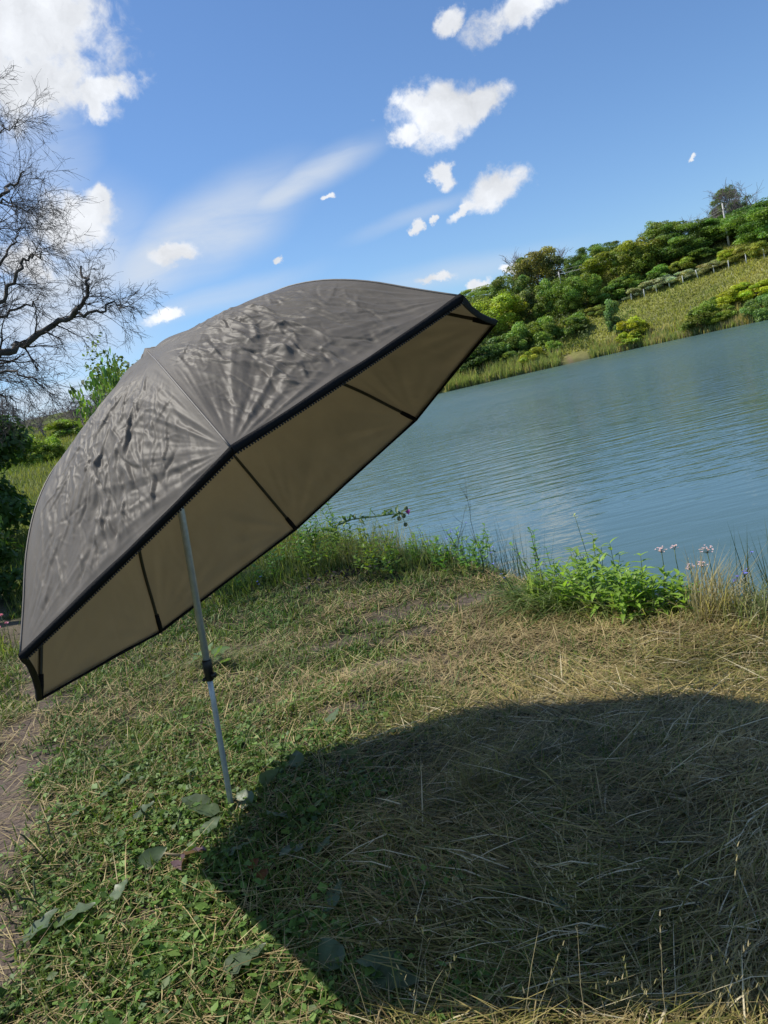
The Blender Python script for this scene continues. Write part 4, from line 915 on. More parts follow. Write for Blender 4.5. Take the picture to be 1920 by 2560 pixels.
# long flattened grass on the right
x, y, rr, sd_, r = scat(95000, 1.15, 5.6, 1.3, -30, 40, seed=3)
keep = r.random(len(x)) < long_zone(x, y)*(.95-.5*sst(2.1, 1.6, y)); x, y, rr = x[keep], y[keep], rr[keep]; n = len(x)
flow = np.pi*(.98+.45*N2(x*.7, y*.7))+r.normal(0, .5, n)+np.where(r.random(n) < .3, np.pi, 0)
tt = np.clip(.42+.6*fbm(N3, x*1.4, y*1.4, 3)+r.normal(0, .25, n), 0, 1)
C = col_mix((.15, .155, .03), (.42, .32, .13), tt)*r.uniform(.2, 1.5, (n, 1)); C = np.where((r.random(n) < .08)[:, None], np.array([.70, .60, .38]), C)
up_ = np.abs(r.normal(0, .018, n))*(.6+.8*np.clip(fbm(N1, x*2.2, y*2.2, 2)+.5, 0, 1.3))
V, F, C = blades(np.c_[x, y, height(x, y)+up_], np.clip(r.gamma(2.6, .055, n), .04, .36), r.uniform(.0020, .0058, n)*(1+.12*rr), flow, np.clip(r.normal(.88, .09, n), .45, .99), r.uniform(-.05, .45, n), C, 1.1, r.normal(0, .5, n))
struct(obj('flattened_grass', mesh('flattened_grass', V, F, M_grass, C, smooth=False)), 'stuff')['label'] = 'long half-dry grass lying flattened in the umbrella shadow'
# standing seed stalks
x, y, rr, sd_, r = scat(1500, 1.3, 6, 1.2, -40, 40, seed=4)
keep = r.random(len(x)) < .10+.75*long_zone(x, y); x, y = x[keep], y[keep]; n = len(x)
z = height(x, y); az = r.uniform(0, 6.28, n); L = r.uniform(.18, .42, n); C = col_mix((.14, .15, .05), (.40, .33, .19), r.random(n))
A_ = blades(np.c_[x, y, z], L, r.uniform(.0016, .0026, n), az, np.clip(r.normal(.36, .18, n), .02, .8), r.uniform(0, .5, n), C)
tips = A_[0].reshape(-1, 5, 3)[:, 4]; dirs = tips-A_[0].reshape(-1, 5, 3)[:, 2:4].mean(1); dirs /= np.linalg.norm(dirs, axis=1, keepdims=True)
seeds = []; 
for q in range(8):
    o_ = tips-dirs*(.012*q); seeds.append(blades(o_, np.full(n, .014), np.full(n, .0035), az+q*2.2, np.full(n, .35), np.full(n, .1), C*1.1))
V, F, C = join([A_]+seeds); struct(obj('seed_stalks', mesh('seed_stalks', V, F, M_grass, C, smooth=False)), 'stuff')['label'] = 'thin seed stalks standing in the grass'
# clover and other small round leaves on the left
x, y, rr, sd_, r = scat(105000, 1.3, 6.5, 1.3, -42, 22, seed=5)
cz = sst(.15, -.5, x+.3*fbm(N4, x*1.6, y*1.6, 2))*sst(5.4, 3.6, y)*(1-bare(x, y))*np.clip(.55+.9*fbm(N1, x*2.4+7, y*2.4, 2), .08, 1)
keep = r.random(len(x)) < cz; x, y, rr = x[keep], y[keep], rr[keep]; n = len(x)
C = col_mix((.055, .12, .02), (.15, .23, .05), r.random(n))*r.uniform(.55, 1.5, (n, 1))
P = np.c_[x, y, height(x, y)+r.uniform(.004, .045, n)]
Q, F = leaf_quads(P, np.tile([0, 0, 1.4], (n, 1)), .0125*np.clip(r.gamma(4, .25, n), .4, 1.7), r, .55, .72)
struct(obj('clover', mesh('clover', Q, F, M_grass, np.repeat(C, 4, 0), smooth=False)), 'stuff')['label'] = 'small round clover leaves carpeting the left foreground'
# taller growth on the lip of the bank and green fringe
x, y, rr, sd_, r = scat(150000, 4.5, 22, .6, -24, 30, seed=6)
hb_ = sst(1.9, .35, sd_)*sst(6.8, 8.0, y+.25*x)+.5*sst(.8, .2, sd_)*sst(5.6, 6.2, y)*sst(1.0, .3, x)
hb_ = np.maximum(hb_, sst(.7, .15, sd_)*.55*sst(1.5, 1.9, x))
cl_ = fbm(N3, x*1.3+3, y*1.3, 3); keep = r.random(len(x)) < hb_*np.clip(.32+.75*cl_, .04, .8); x, y, rr, sd_ = x[keep], y[keep], rr[keep], sd_[keep]; n = len(x)
tt = np.clip(.42+.55*fbm(N2, x*.9, y*.9, 3)+r.normal(0, .25, n), 0, 1)
C = col_mix((.09, .16, .03), (.42, .38, .15), tt)*r.uniform(.6, 1.35, (n, 1))
L = r.gamma(3.2, .055, n)*(.55+.75*sst(1.2, .3, sd_)*sst(7.3, 8.6, y+.3*x))*(.55+.9*np.clip(fbm(N1, x*1.1, y*1.1+5, 2)+.5, 0, 1.2))
V, F, C = blades(np.c_[x, y, height(x, y)-.01], L, r.uniform(.004, .007, n)*(.6+.06*rr), r.uniform(0, 6.28, n), np.clip(np.abs(r.normal(0, .28, n)), 0, .9), r.uniform(0, .9, n), C)
struct(obj('bank_grass', mesh('bank_grass', V, F, M_tall, C, smooth=False)), 'stuff')['label'] = 'taller mixed grass along the lip of the bank'
# dark rushes standing in the shallow water by the bank
r = np.random.default_rng(8); n = 150
k = r.integers(0, 4, n); cxy = np.array([(1.05, 7.5), (.95, 7.9), (1.15, 7.1), (.75, 8.3)])[k]; xy = cxy+r.normal(0, .11, (n, 2))
C = col_mix((.03, .06, .02), (.09, .12, .04), r.random(n))
A_ = blades(np.c_[xy, np.full(n, WATER_Z-.05)], r.uniform(.4, .95, n), r.uniform(.004, .008, n), r.uniform(0, 6.28, n), np.abs(r.normal(0, .09, n)), r.uniform(0, .3, n), C)
n2 = 120; xy = np.array([(2.55, 4.9), (2.75, 4.7), (2.35, 5.05)])[r.integers(0, 3, n2)]+r.normal(0, .12, (n2, 2)); C = col_mix((.04, .09, .025), (.13, .16, .05), r.random(n2))
B_ = blades(np.c_[xy, np.full(n2, WATER_Z)], r.uniform(.5, .95, n2), r.uniform(.006, .011, n2), r.uniform(0, 6.28, n2), np.abs(r.normal(0, .12, n2)), r.uniform(0, .4, n2), C)
V, F, C = join([A_, B_]); struct(obj('rushes', mesh('rushes', V, F, M_grass, C, smooth=False)), 'stuff')['label'] = 'dark upright rushes in the shallow water at the bank'
# meadow behind on the left
x, y, rr, sd_, r = scat(120000, 8.5, 75, 1.25, -44, -4, seed=9)
keep = (bare(x, y) < .5); x, y, rr = x[keep], y[keep], rr[keep]; n = len(x)
tt = np.clip(.4+.6*fbm(N3, x*.18, y*.18, 3)+r.normal(0, .18, n), 0, 1)
C = col_mix((.12, .18, .035), (.26, .25, .085), tt)*r.uniform(.7, 1.25, (n, 1))
V, F, C = blades(np.c_[x, y, height(x, y)-.01], r.uniform(.10, .32, n), r.uniform(.004, .007, n)*(.6+.10*rr), r.uniform(0, 6.28, n), np.abs(r.normal(0, .3, n)).clip(0, .9), r.uniform(0, .8, n), C)
struct(obj('meadow_grass', mesh('meadow_grass', V, F, M_tall, C, smooth=False)), 'stuff')['label'] = 'meadow grass behind the umbrella on the left'

# ------------------------------------------------------------------ single plants and leaves
M_flower = foliage('petals', .3, .6, .2, objcol=True, vary=.15, tscale=40)
def leaf_shape(name, length=1.0, width=.28, kind='lance', fold=.25, droop=.25, n=7, col=(.1, .18, .04), wav=0.0, seed=0, material=None):
    """leaf along +x with a folded midrib and a drooping tip"""
    r = np.random.default_rng(seed); t = np.linspace(0, 1, n)
    prof = {'lance': np.sin(np.pi*t**.75)**.9, 'ovate': np.sin(np.pi*np.clip(t, 0, 1)**.62)**.75, 'heart': np.minimum(np.sin(np.pi*t**.5)**.6*1.05, 1), 'petal': np.sin(np.pi*t**1.6)**.7+.1}[kind]
    w = width*.5*np.maximum(prof, .03); w[-1] = .004
    x = length*t; z = -droop*length*t**2+.12*length*t
    e = wav*r.normal(size=(2, n))*length
    L = np.stack([x, w, z+fold*w+e[0]], -1); Rr = np.stack([x, -w, z+fold*w+e[1]], -1); M_ = np.stack([x, 0*x, z], -1)
    V = np.concatenate([L, M_, Rr]); i = np.arange(n-1)
    F = np.concatenate([np.stack([i, i+1, n+i+1, n+i], -1), np.stack([n+i, n+i+1, 2*n+i+1, 2*n+i], -1)])
    C = np.tile(np.array(col), (3*n, 1)); C[n:2*n] *= 1.25
    return mesh(name, V, [F], material or M_plant, C)
lance = [leaf_shape('leaf', 1, .32, 'lance', .3, d, 7, (.19, .30, .045), 0, k) for k, d in enumerate((.15, .35, .6))]
ovate = [leaf_shape('leaf', 1, .5, 'ovate', .25, d, 7, (.16, .26, .045), .02, k) for k, d in enumerate((.15, .4))]
spiny = [leaf_shape('leaf', 1, .30, 'lance', .5, d, 9, (.06, .10, .04), .03, k) for k, d in enumerate((.1, .4))]
def rotm(az, pitch, roll=0.0, sc=1.0):
    return Matrix.Rotation(az, 4, 'Z') @ Matrix.Rotation(-pitch, 4, 'Y') @ Matrix.Rotation(roll, 4, 'X') @ Matrix.Scale(sc, 4)
def put(name, me, parent, p, az, pitch, sc, roll=0.0, color=None):
    o = obj(name, me, parent); o.matrix_local = Matrix.Translation(Vector(p)) @ rotm(az, pitch, roll, sc)
    if color is not None: o.color = (*color, 1)
    return o
M_stem = plain('green_stem', (.10, .15, .04), .6, noise=.2, nscale=30)
M_drystem = plain('dry_stem', (.30, .24, .13), .8, noise=.25, nscale=30)
M_darkstem = plain('dark_stem', (.045, .055, .025), .7, noise=.2)
def stem_path(p, h, lean_az, lean, r, n=7, wob=.02):
    t = np.linspace(0, 1, n)[:, None]; d = np.array([math.cos(lean_az)*lean, math.sin(lean_az)*lean, 1.0])
    P = np.array(p)+t*d*h+np.array([math.cos(lean_az), math.sin(lean_az), 0])*(t**2)*lean*h*.4
    P[1:] += r.normal(size=(n-1, 3))*wob*h*.5; return P
def base_pt(px, py): P = on_ground(px, py, .8); return np.array([P[0], P[1], max(hz(P[0], P[1]), WATER_Z-.08)])
def leafy_plant(px, py, top, nst, spread, lsize, leafset, label, seed, tint=(1, 1, 1), group='leafy plants at the water edge', pairs=7, name='leafy_plant', bloom=None, dz=0.0):
    r = np.random.default_rng(seed); P = base_pt(px, py); P[2] += dz
    dt = ray(px, top); H = CAM_H+dt[2]*math.hypot(P[0], P[1])/math.hypot(dt[0], dt[1])-P[2]
    o = thing(name, label, 'plant', P, group)
    for k in range(nst):
        h = H*(1 if k == 0 else r.uniform(.55, .95)); a = r.uniform(0, 6.28); b = np.array([r.normal(0, spread), r.normal(0, spread), -.02]) if k else np.array([0, 0, -.02])
        S = stem_path(b, h, a, r.uniform(.05, .3) if k else .06, r); V, F = sweep(S, np.linspace(.0045, .002, len(S)), 5)
        st = obj('stem', mesh('stem', V, F, M_stem), o)
        a0 = r.uniform(0, 6.28)
        for q in range(pairs):
            t = .15+.85*(q+1)/pairs; i = t*(len(S)-1); i0 = min(int(i), len(S)-2); p = S[i0]+(S[i0+1]-S[i0])*(i-i0)
            for sgn in (0, math.pi):
                put('leaf', leafset[r.integers(len(leafset))], st, p, a0+q*1.6+sgn+r.normal()*.25, r.uniform(.1, .75), lsize*r.uniform(.7, 1.2)*(1.1-.45*t), 0, np.array(tint)*r.uniform(.8, 1.25))
        if bloom is not None and k < bloom[1]: bloom[0](o, S[-1], r)
    return o
blue_petal = leaf_shape('petal', 1, .5, 'petal', .2, .05, 5, (.22, .24, .75), 0, 0, M_flower)
pink_petal = leaf_shape('petal', 1, .85, 'petal', .3, -.2, 5, (.85, .62, .70), 0, 0, M_flower)
purple_petal = leaf_shape('petal', 1, .16, 'petal', .3, -.1, 4, (.50, .10, .48), 0, 0, M_flower)
yellow_petal = leaf_shape('petal', 1, .5, 'petal', .2, .0, 4, (.75, .72, .25), 0, 0, M_flower)
def petals(o, p, me, n, size, r, pitch=.25, name='petal', az0=None):
    f = None
    for k in range(n): f = put(name, me, o, p, 6.283*k/n+r.normal()*.1, pitch+r.normal()*.12, size*r.uniform(.85, 1.1))
# bright leafy plants on the point of the bank
LP = [(1215, 1305, 1208, 8, .08, .11, 'leafy plant at the left end of the bright clump', 115, 6), (1180, 1300, 1225, 7, .08, .10, 'low leafy plant rising out of the long sedge', 116, 5), (1300, 1300, 1158, 8, .07, .13, 'tallest bright green leafy plant on the bank point', 11, 8), (1345, 1302, 1176, 8, .08, .13, 'bright green leafy plant leaning right of the tallest one', 12, 8),
      (1395, 1306, 1200, 8, .08, .12, 'bright green leafy plant left of the pink umbels', 13, 7), (1440, 1310, 1228, 7, .08, .11, 'low bright leafy plant in front of the pink umbels', 14, 6),
      (1262, 1320, 1218, 9, .09, .12, 'front leafy plant nearest the sedge on the bank point', 111, 6), (1315, 1322, 1212, 9, .09, .12, 'front leafy plant below the tallest bright one', 112, 6),
      (1368, 1325, 1226, 9, .09, .12, 'front leafy plant in the middle of the leafy clump', 113, 6), (1422, 1328, 1244, 8, .09, .11, 'front leafy plant at the right of the leafy clump', 114, 5),
      (1255, 1292, 1190, 7, .07, .11, 'leafy plant left of the tallest bright one', 15, 7), (1480, 1316, 1255, 5, .06, .10, 'small leafy plant under the pink umbels', 16, 5)]
for (px, py, top, ns_, sp_, ls, lab, sd0, pr) in LP: leafy_plant(px, py, top-8, ns_, sp_*1.25, ls*1.1, lance, lab, sd0, (1.1, 1.1, 1.0), pairs=pr)
leafy_plant(1165, 1262, 1140, 3, .03, .085, ovate, 'upright plant with toothed leaves at the left of the bank point', 17, (1.0, 1.2, .9), pairs=8)
leafy_plant(1205, 1268, 1175, 3, .04, .08, ovate, 'small upright plant between toothed one and leafy clump', 18, (.9, 1.1, .9), pairs=6)
def yellow_bloom(o, p, r):
    for k in range(5): q = p+np.array([r.normal()*.015, r.normal()*.015, r.uniform(-.06, .01)]); petals(o, q, yellow_petal, 6, .011, r, .5)
leafy_plant(1297, 1290, 1098, 1, .01, .04, ovate, 'tall thin stalk with pale yellow buds above the leafy plants', 19, (1, 1.1, .9), pairs=6, bloom=(yellow_bloom, 1), name='flower_stalk', group=None)
# plants along the bank left of the point
BP = [(655, 1222, 1128, 10, .16, .10, ovate, 'bushy weed half covered by the umbrella rim', 121, (1.0, 1.15, .8), 7), (715, 1226, 1140, 10, .16, .09, ovate, 'bushy green weed under the thistle bend', 122, (1.3, 1.2, .8), 7),
      (800, 1228, 1150, 10, .16, .09, ovate, 'yellowish weed in front of the tall straw grass', 123, (1.6, 1.3, .8), 6), (865, 1230, 1160, 10, .16, .09, ovate, 'pale weed right below the thistle flower', 124, (1.4, 1.3, .8), 6),
      (735, 1195, 1078, 5, .10, .13, lance, 'tall green weed at the bank beside the umbrella edge', 21, (.7, .85, .8), 11), (690, 1195, 1112, 6, .10, .14, lance, 'dark feathery weed right under the umbrella edge', 22, (.5, .68, .6), 9),
      (800, 1200, 1135, 9, .16, .085, ovate, 'yellowish bushy weed below the bent thistle', 23, (1.5, 1.2, .8), 7), (760, 1200, 1125, 9, .16, .085, ovate, 'yellow-green weed left of the thistle foot', 24, (1.5, 1.3, .8), 7),
      (905, 1205, 1165, 9, .16, .085, ovate, 'low pale green weed at the bank edge past the thistle', 25, (1.2, 1.3, .9), 5), (960, 1215, 1165, 9, .16, .085, ovate, 'low leafy weed left of the dark rushes', 26, (1.0, 1.2, .8), 5),
      (1005, 1225, 1150, 9, .16, .08, ovate, 'green weed among the dark rushes', 27, (.8, 1.0, .7), 7), (1045, 1235, 1170, 8, .14, .075, ovate, 'green weed with blue flowers right of the rushes', 28, (.8, 1.0, .75), 6),
      (600, 1225, 1190, 5, .12, .08, ovate, 'broad-leaved weed in the grass under the umbrella rim', 29, (.8, 1.1, .8), 4), (560, 1260, 1225, 5, .12, .09, ovate, 'clump of broad leaves near the lower umbrella rim', 30, (.75, 1.0, .75), 4)]
for (px, py, top, ns_, sp_, ls, lset, lab, sd0, tint, pr) in BP: leafy_plant(px, py, top-16, ns_, sp_, ls, lset, lab, sd0, tint, group='weeds along the bank', pairs=pr, name='weed')
# flowering rushes: pink-white umbels
def flowering_rush(px, pyt, py, label, seed, nf=20, rad=.055):
    r = np.random.default_rng(seed); P = on_ground(px+8, py, .8); P[2] = max(hz(P[0], P[1]), WATER_Z)-.02
    dt = ray(px, pyt); H = CAM_H+dt[2]*math.hypot(P[0], P[1])/math.hypot(dt[0], dt[1])-P[2]
    o = thing('flowering_rush', label, 'flower', P, 'flowering rushes at the water edge')
    S = stem_path((0, 0, 0), H-rad*.7, r.uniform(0, 6), .03, r, 6, .01); V, F = sweep(S, .0032, 6); st = obj('stem', mesh('stem', V, F, M_stem), o)
    P0, P1 = [], []
    for k in range(nf):
        a = r.uniform(0, 6.28); e = r.uniform(.25, 1.25); d = np.array([math.cos(a)*math.cos(e), math.sin(a)*math.cos(e), math.sin(e)])*rad*r.uniform(.75, 1.15)
        P0.append(S[-1]); P1.append(S[-1]+d)
        petals(o, S[-1]+d, pink_petal, 3, .011, r, .45)
    V, F = tubes(P0, P1, np.full(nf, .0011), np.full(nf, .0008), 3); um = obj('umbel_rays', mesh('umbel_rays', V, F, M_darkstem), st); struct(um, 'stuff')
for a in [(1435, 1182, 1290, 'pink flowering rush umbel, leftmost of the group', 31), (1467, 1180, 1292, 'pink flowering rush umbel second from the left, narrow', 32, 14, .04), (1545, 1182, 1300, 'pink flowering rush umbel, widest and farthest right', 33, 22, .06),
          (1493, 1222, 1300, 'low pink flowering rush umbel in the middle', 34, 16, .045), (1528, 1216, 1304, 'low pink flowering rush umbel below the widest one', 35, 16, .045)]: flowering_rush(*a)
# chicory: thin branching stalks with blue flowers
def chicory(px, py, pyt, label, seed, lean_az, lean, flowers, mats=M_darkstem):
    r = np.random.default_rng(seed); P = on_ground(px, py, .8); P[2] = max(hz(P[0], P[1]), WATER_Z)-.01
    dt = ray(px, pyt); H = CAM_H+dt[2]*math.hypot(P[0], P[1])/math.hypot(dt[0], dt[1])-P[2]
    o = thing('chicory_plant', label, 'flower', P, 'chicory along the bank')
    S = stem_path((0, 0, 0), H, lean_az, lean, r, 9, .03); V, F = sweep(S, np.linspace(.0032, .0014, 9), 5); st = obj('stem', mesh('stem', V, F, mats), o)
    for k in range(6):
        i = r.integers(2, 8); a = r.uniform(0, 6.28); L = H*r.uniform(.12, .3); e = S[i]+np.array([math.cos(a)*L*.6, math.sin(a)*L*.6, L*.8]); V, F = sweep(np.stack([S[i], (S[i]+e)/2+[0, 0, -.01], e]), [.0018, .0014, .001], 4); obj('branch', mesh('branch', V, F, mats), st)
        if k < flowers: petals(o, e, blue_petal, 9, .016, r, .25)
    for k in range(4): put('leaf', lance[r.integers(3)], st, S[r.integers(1, 4)], r.uniform(0, 6.28), r.uniform(.2, .8), .06, 0, (.7, .8, .7))
for a in [(1605, 1310, 1200, 'chicory with blue flowers behind the dry straw clump', 41, .3, .25, 3), (1640, 1318, 1225, 'chicory with one large blue flower at the right edge', 42, 2.8, .15, 2), (1590, 1325, 1262, 'short chicory with blue flower beside the straw clump', 43, 1, .3, 2),
          (1045, 1240, 1050, 'tall bare chicory stalk rising above the rushes', 44, 1.5, .04, 0), (1020, 1235, 1135, 'branching chicory with blue flowers among the rushes', 45, 3, .25, 4), (1065, 1250, 1190, 'low chicory with blue flowers right of the rushes', 46, .5, .3, 4),
          (985, 1230, 1100, 'dark thin chicory stalk left of the rushes', 47, .2, .3, 1), (655, 1205, 1165, 'chicory with a blue flower by the umbrella rim', 48, .2, .1, 1), (565, 1275, 1245, 'low chicory with deep blue flowers in the shade of the rim', 49, .2, .1, 3),
          (1100, 1275, 1235, 'low chicory with one blue flower on the bank corner', 50, 4, .2, 2)]: chicory(*a)
# bent thistle with purple flower
r = np.random.default_rng(51); P = base_pt(715, 1205); o = thing('thistle', 'thistle bent over sideways with spiny leaves and one purple flower', 'thistle', P)
def px_at(px, py, ref): d = ray(px, py); return CAM+d*(math.hypot(ref[0], ref[1])/math.hypot(d[0], d[1]))-ref
S = np.array([[0, 0, -.03]]+[px_at(x, y, P) for x, y in ((718, 1160), (728, 1135), (760, 1122), (800, 1117), (840, 1112), (865, 1108))]); t = np.linspace(0, 6, 22); S = np.stack([np.interp(t, np.arange(7), S[:, c]) for c in range(3)], -1)
V, F = sweep(S, np.linspace(.012, .006, 22), 7); st = obj('stem', mesh('stem', V, F, M_stem), o)
for k in range(48): put('leaf', spiny[k % 2], st, S[r.integers(2, 22)], r.uniform(0, 6.28), r.uniform(-.4, 1.1), r.uniform(.08, .17), r.uniform(-1, 1), (1.5, 1.6, 1.3))
M_bud = plain('thistle_bud', (.10, .14, .06), .7, noise=.4, nscale=200, bump=.6)
for (x, y, rr) in ((877, 1098, .027), (862, 1120, .028), (872, 1114, .028), (876, 1133, .026)):
    c = px_at(x, y, P); V, F = sweep(np.stack([c-[0, 0, rr], c-[0, 0, rr*.6], c, c+[0, 0, rr*.7], c+[0, 0, rr]]), np.array([.3, .85, 1, .75, .35])*rr, 10); b = obj('bud', mesh('bud', V, F, M_bud), o)
    e = S[-1]; V, F = sweep(np.stack([e, (e+c)/2+[0, 0, .01], c]), .003, 5); obj('stalk', mesh('stalk', V, F, M_stem), b)
c = px_at(883, 1112, P)
for k in range(26): put('petal', purple_petal, o, c, r.uniform(0, 6.28), r.uniform(.7, 1.45), .075)
# sedge tussocks and dry straw clump
def tussock(px, py, n, L, W, lean, flow, fs, label, seed, ca, cb, spread, name='sedge_tussock'):
    r = np.random.default_rng(seed); P = base_pt(px, py); o = thing(name, label, 'grass clump', P, 'grass clumps at the water edge')
    xy = r.normal(0, spread, (n, 2)); z = height(P[0]+xy[:, 0], P[1]+xy[:, 1])-P[2]; z = np.maximum(z, WATER_Z-P[2])
    C = 1.35*col_mix(ca, cb, np.clip(r.beta(1.6, 2.4, n), 0, 1))*r.uniform(.6, 1.3, (n, 1))
    V, F, C = blades(np.c_[xy, z-.01], r.uniform(L*.55, L*1.15, n), r.uniform(W*.7, W*1.2, n), flow+r.normal(0, fs, n), np.clip(r.normal(lean, .2, n), .02, .9), r.uniform(.2, .8, n), C, 1.0)
    b = obj('blades', mesh('blades', V, F, M_tall, C, smooth=False), o); struct(b, 'stuff')
tussock(1165, 1300, 190, .50, .014, .55, 3.5, .8, 'long green sedge tussock flopping over left end of bank point', 61, (.075, .14, .035), (.25, .27, .12), .09)
tussock(1235, 1312, 200, .52, .014, .62, 3.2, .9, 'sedge tussock bent flat below the leafy plants', 62, (.08, .15, .035), (.25, .26, .12), .11)
tussock(1320, 1322, 170, .45, .010, .70, 3.3, 1.0, 'flattened sedge under the brightest leafy plants', 63, (.09, .15, .035), (.32, .28, .14), .12)
tussock(1420, 1330, 190, .34, .006, .66, 3.4, 1.2, 'half-dry grass clump in front of the low leafy plants', 64, (.10, .15, .035), (.36, .31, .16), .13)
tussock(1535, 1335, 210, .46, .006, .30, .3, 1.0, 'tall straw-yellow dry grass clump below the pink umbels', 65, (.40, .34, .19), (.26, .22, .09), .07, 'dry_grass_clump')
tussock(1620, 1340, 220, .30, .006, .35, 1.0, 2.0, 'mixed green and straw grass clump at the right edge', 66, (.10, .16, .04), (.38, .33, .17), .13, 'dry_grass_clump')
tussock(600, 1245, 160, .32, .009, .4, 3.0, 1.5, 'dark green grass clump under the umbrella rim', 67, (.05, .10, .025), (.14, .18, .06), .15, 'grass_clump')
tussock(520, 1275, 160, .30, .009, .4, 3.0, 1.5, 'dark grass clump farther left under the umbrella rim', 68, (.05, .10, .025), (.12, .16, .06), .15, 'grass_clump')
tussock(830, 1205, 260, .50, .006, .22, 1.0, 2.0, 'yellowing tall grass clump on the bank below the thistle', 69, (.22, .23, .07), (.40, .34, .18), .22, 'dry_grass_clump')
tussock(700, 1205, 220, .42, .006, .22, 1.0, 2.0, 'tall green and straw grass clump at the umbrella edge', 70, (.12, .17, .04), (.38, .33, .17), .22, 'grass_clump')
tussock(765, 1212, 220, .40, .006, .25, 1.0, 2.0, 'straw grass clump behind the heap of dead leaves', 71, (.20, .21, .07), (.40, .34, .18), .20, 'dry_grass_clump')
tussock(915, 1215, 200, .34, .006, .25, 1.0, 2.0, 'green grass clump in the middle of the bank edge', 72, (.08, .14, .035), (.32, .30, .14), .18, 'grass_clump')
tussock(1040, 1700, 130, .20, .003, .25, 1.0, 2.0, 'upright tan grass tuft inside the umbrella shadow', 73, (.17, .16, .06), (.32, .27, .15), .07, 'dry_grass_clump')
tussock(1010, 1610, 150, .20, .003, .3, 1.0, 2.0, 'upright tan grass tuft at the upper edge of the shadow', 74, (.17, .16, .06), (.32, .27, .15), .08, 'dry_grass_clump')
# heap of dead leaves on the bank
r = np.random.default_rng(55); P = base_pt(770, 1238); o = thing('dead_leaf_heap', 'heap of dark dead leaves lying at the foot of the bank grass', 'leaf heap', P)
q = r.normal(size=(160, 3))*[.24, .10, .02]+[0, 0, .03]; q[:, 2] = np.abs(q[:, 2]); V, F = leaf_quads(q, np.tile([0, 0, 1.], (160, 1)), .028, r, .9, .5)
hp = obj('dead_leaves', mesh('dead_leaves', V, F, M_grass, np.repeat(np.array([[.045, .035, .035]])*r.uniform(.6, 1.5, (160, 1)), 4, 0), smooth=False), o); struct(hp, 'stuff')
# big single leaves lying on the turf
broad = [leaf_shape('blade', 1, .62, 'ovate', .12, .05, 9, (.10, .135, .07), .035, 80+k) for k in range(3)]
dried = leaf_shape('blade', 1, .5, 'ovate', .45, .1, 9, (.16, .10, .11), .05, 90)
rust = leaf_shape('blade', 1, .8, 'ovate', .3, .1, 7, (.30, .12, .055), .05, 91)
BL = [(455, 1757, .15, 2.6, 'grey-green broad leaf just left of the pole foot'), (480, 1770, .12, 3.0, 'second grey-green leaf touching the pole foot'), (160, 1779, .10, .6, 'pale green leaf in the grass far left of the pole'), (292, 1786, .11, .7, 'light green leaf left of the pole'),
      (440, 1822, .11, .9, 'broad leaf lying below the pole foot in the sun'), (565, 1706, .10, .4, 'folded leaf at the shadow edge right of the pole'), (645, 1672, .12, 1.6, 'dark leaf inside the upper left of the shadow'), (550, 1752, .13, 2.2, 'shaded leaf just right of the pole foot'),
      (592, 1776, .15, 5.2, 'largest shaded leaf right of the pole foot'), (120, 2018, .15, .3, 'big greyish leaf near the left edge low down'), (58, 2058, .15, .9, 'big greyish leaf at the bottom left edge'), (490, 2123, .14, .4, 'long leaf lying in the sunny grass at the bottom'),
      (715, 1992, .13, 1.2, 'upright-edged leaf in the lower part of the shadow'), (742, 2115, .13, 2.0, 'sunlit leaf on the lower shadow edge'), (810, 2135, .15, 5.8, 'dark leaf at the bottom of the shadow'), (245, 1968, .10, 1.1, 'narrow grey leaf in the lower left grass'),
      (305, 1890, .12, .4, 'green leaf left of the dried purple leaf'), (222, 1738, .10, .6, 'small leaf in the grass above the left path side'), (375, 1708, .13, .2, 'broad leaf among clover left of the pole'), (262, 1712, .09, 1.0, 'upright pale leaf tip between clover plants'),
      (712, 1575, .12, 1.0, 'leaf catching sun just above the shadow corner'), (880, 2100, .14, 3.0, 'large dark leaf deep in the shadow at the bottom'), (1230, 1995, .08, 2.0, 'small bluish leaf in the middle of the shadow'), (495, 1868, .12, .2, 'leaf half in sun on the left shadow corner'),
      (655, 1842, .11, 4.0, 'leaf under the dry stalks left inside the shadow'), (690, 1865, .10, .9, 'narrow leaf beside the dry stalks in the shadow'), (740, 1655, .09, .3, 'small pale leaf lying inside the shadow top')]
for i, (px, py, L, a, lab) in enumerate(BL):
    P = base_pt(px, py); r = np.random.default_rng(200+i); o = thing('broad_leaf', lab, 'leaf', P+[0, 0, .034], 'broad leaves lying on the turf')
    b = put('blade', broad[i % 3], o, (0, 0, 0), a, r.uniform(-.02, .22), L, r.normal()*.35, np.array([1, 1.05, 1])*r.uniform(.85, 1.3))
    V, F = sweep(np.array([[-L*.35, 0, -.01], [0, 0, 0], [L*.3, 0, .035*L]]), [.0028, .0024, .001], 5); pt = obj('leaf_stalk', mesh('leaf_stalk', V, F, M_stem), o); pt.rotation_euler = (0, 0, a)
P = base_pt(395, 1868); o = thing('broad_leaf', 'dried purple-brown leaf with pale stalk in the lower left grass', 'leaf', P+[0, 0, .03], 'broad leaves lying on the turf'); put('blade', dried, o, (0, 0, 0), 5.0, .1, .12, .4); put('blade', dried, o, (.01, .01, .0), 5.9, .15, .11, -.3)
V, F = sweep(np.array([[-.13, .03, .0], [-.06, .02, .02], [0, 0, .01]]), [.003, .004, .006], 6); obj('leaf_stalk', mesh('leaf_stalk', V, F, M_drystem), o)
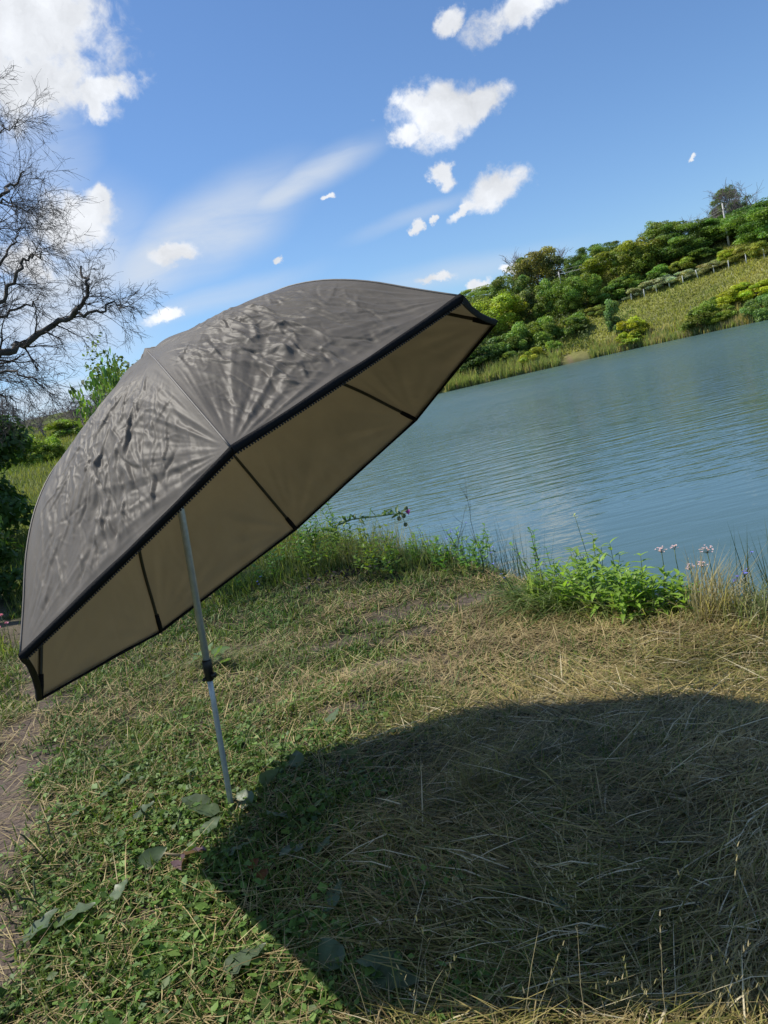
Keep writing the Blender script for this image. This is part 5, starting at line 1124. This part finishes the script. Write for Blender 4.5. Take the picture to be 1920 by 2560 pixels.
for (px, py, lab) in ((541, 1888, 'small rusty orange dead leaf in the shadow'), (560, 1912, 'second rusty dead leaf just below the first')):
    P = base_pt(px, py); o = obj('dead_leaf', rust); o.matrix_world = Matrix.Translation(Vector(P+[0, 0, .02])) @ rotm(.8, .2, .3, .05); tag(o, lab, 'leaf', 'rusty dead leaves')
# wilted pile of burdock leaves behind the pole
r = np.random.default_rng(77); P = base_pt(455, 1440); o = thing('wilted_leaf_pile', 'pile of wilted green burdock leaves with hay behind the pole', 'leaf pile', P)
for k in range(9): put('leaf', broad[k % 3], o, (r.normal()*.14, r.normal()*.07, .03+.01*k), r.uniform(0, 6.28), r.uniform(-.1, .5), r.uniform(.10, .17), r.normal()*.4, np.array([1.3, 1.5, 1.1])*r.uniform(.8, 1.2))
q = np.c_[r.normal(size=(260, 2))*[.30, .12], np.abs(r.normal(0, .03, 260))+.02]; V, F, C = blades(q, r.uniform(.12, .3, 260), np.full(260, .004), r.normal(0, .6, 260), r.uniform(.85, 1, 260), r.normal(0, .1, 260), np.tile([.42, .36, .2], (260, 1))*r.uniform(.6, 1.2, (260, 1)))
hy = obj('hay', mesh('hay', V, F, M_tall, C, smooth=False), o); struct(hy, 'stuff')
# plantain seed spikes in the lower left, pink clover heads at the left edge
M_spike = plain('seed_spike', (.07, .085, .035), .8, noise=.4, nscale=120, bump=.5)
for i, (px, py, h, lab) in enumerate([(95, 1848, .16, 'curved plantain spike at the lower left above the path edge'), (125, 1832, .13, 'short plantain spike right of the curved one'), (60, 1985, .20, 'tallest plantain spike near the left edge'), (75, 1990, .15, 'plantain spike just right of the tallest one'),
        (130, 1985, .17, 'slanting plantain spike in the lower left grass'), (345, 1795, .17, 'straight plantain spike left of the pole foot'), (385, 1818, .13, 'small plantain spike near the pole foot'), (260, 1690, .14, 'plantain spike in the clover left of the pole'), (30, 1990, .14, 'plantain spike leaning out at the left edge')]):
    r = np.random.default_rng(300+i); P = base_pt(px, py); o = thing('plantain_spike', lab, 'plantain', P, 'plantain spikes')
    S = stem_path((0, 0, -.01), h, r.uniform(0, 6.28), r.uniform(.1, .5), r, 8, .05); V, F = sweep(S[:5], .0018, 5); obj('stalk', mesh('stalk', V, F, M_stem), o)
    V, F = sweep(S[4:], [.0025, .0042, .004, .0022], 7); obj('seed_head', mesh('seed_head', V, F, M_spike), o)
for i, (px, py, lab) in enumerate([(12, 1372, 'pink clover head at the left edge, upper one'), (24, 1392, 'pink clover head at the left edge, middle one'), (8, 1402, 'pink clover head at the left edge, lowest one')]):
    r = np.random.default_rng(400+i); P = base_pt(px, py); o = thing('clover_flower', lab, 'flower', P, 'pink clover heads'); h = .22
    V, F = sweep(np.array([[0, 0, -.01], [.01, 0, h*.5], [.02, 0, h]]), .003, 5); obj('stalk', mesh('stalk', V, F, M_stem), o)
    for k in range(16): put('petal', pink_petal, o, (.02, 0, h), r.uniform(0, 6.28), r.uniform(.2, 1.5), .03, 0, (.9, .6, .8))
# @@END
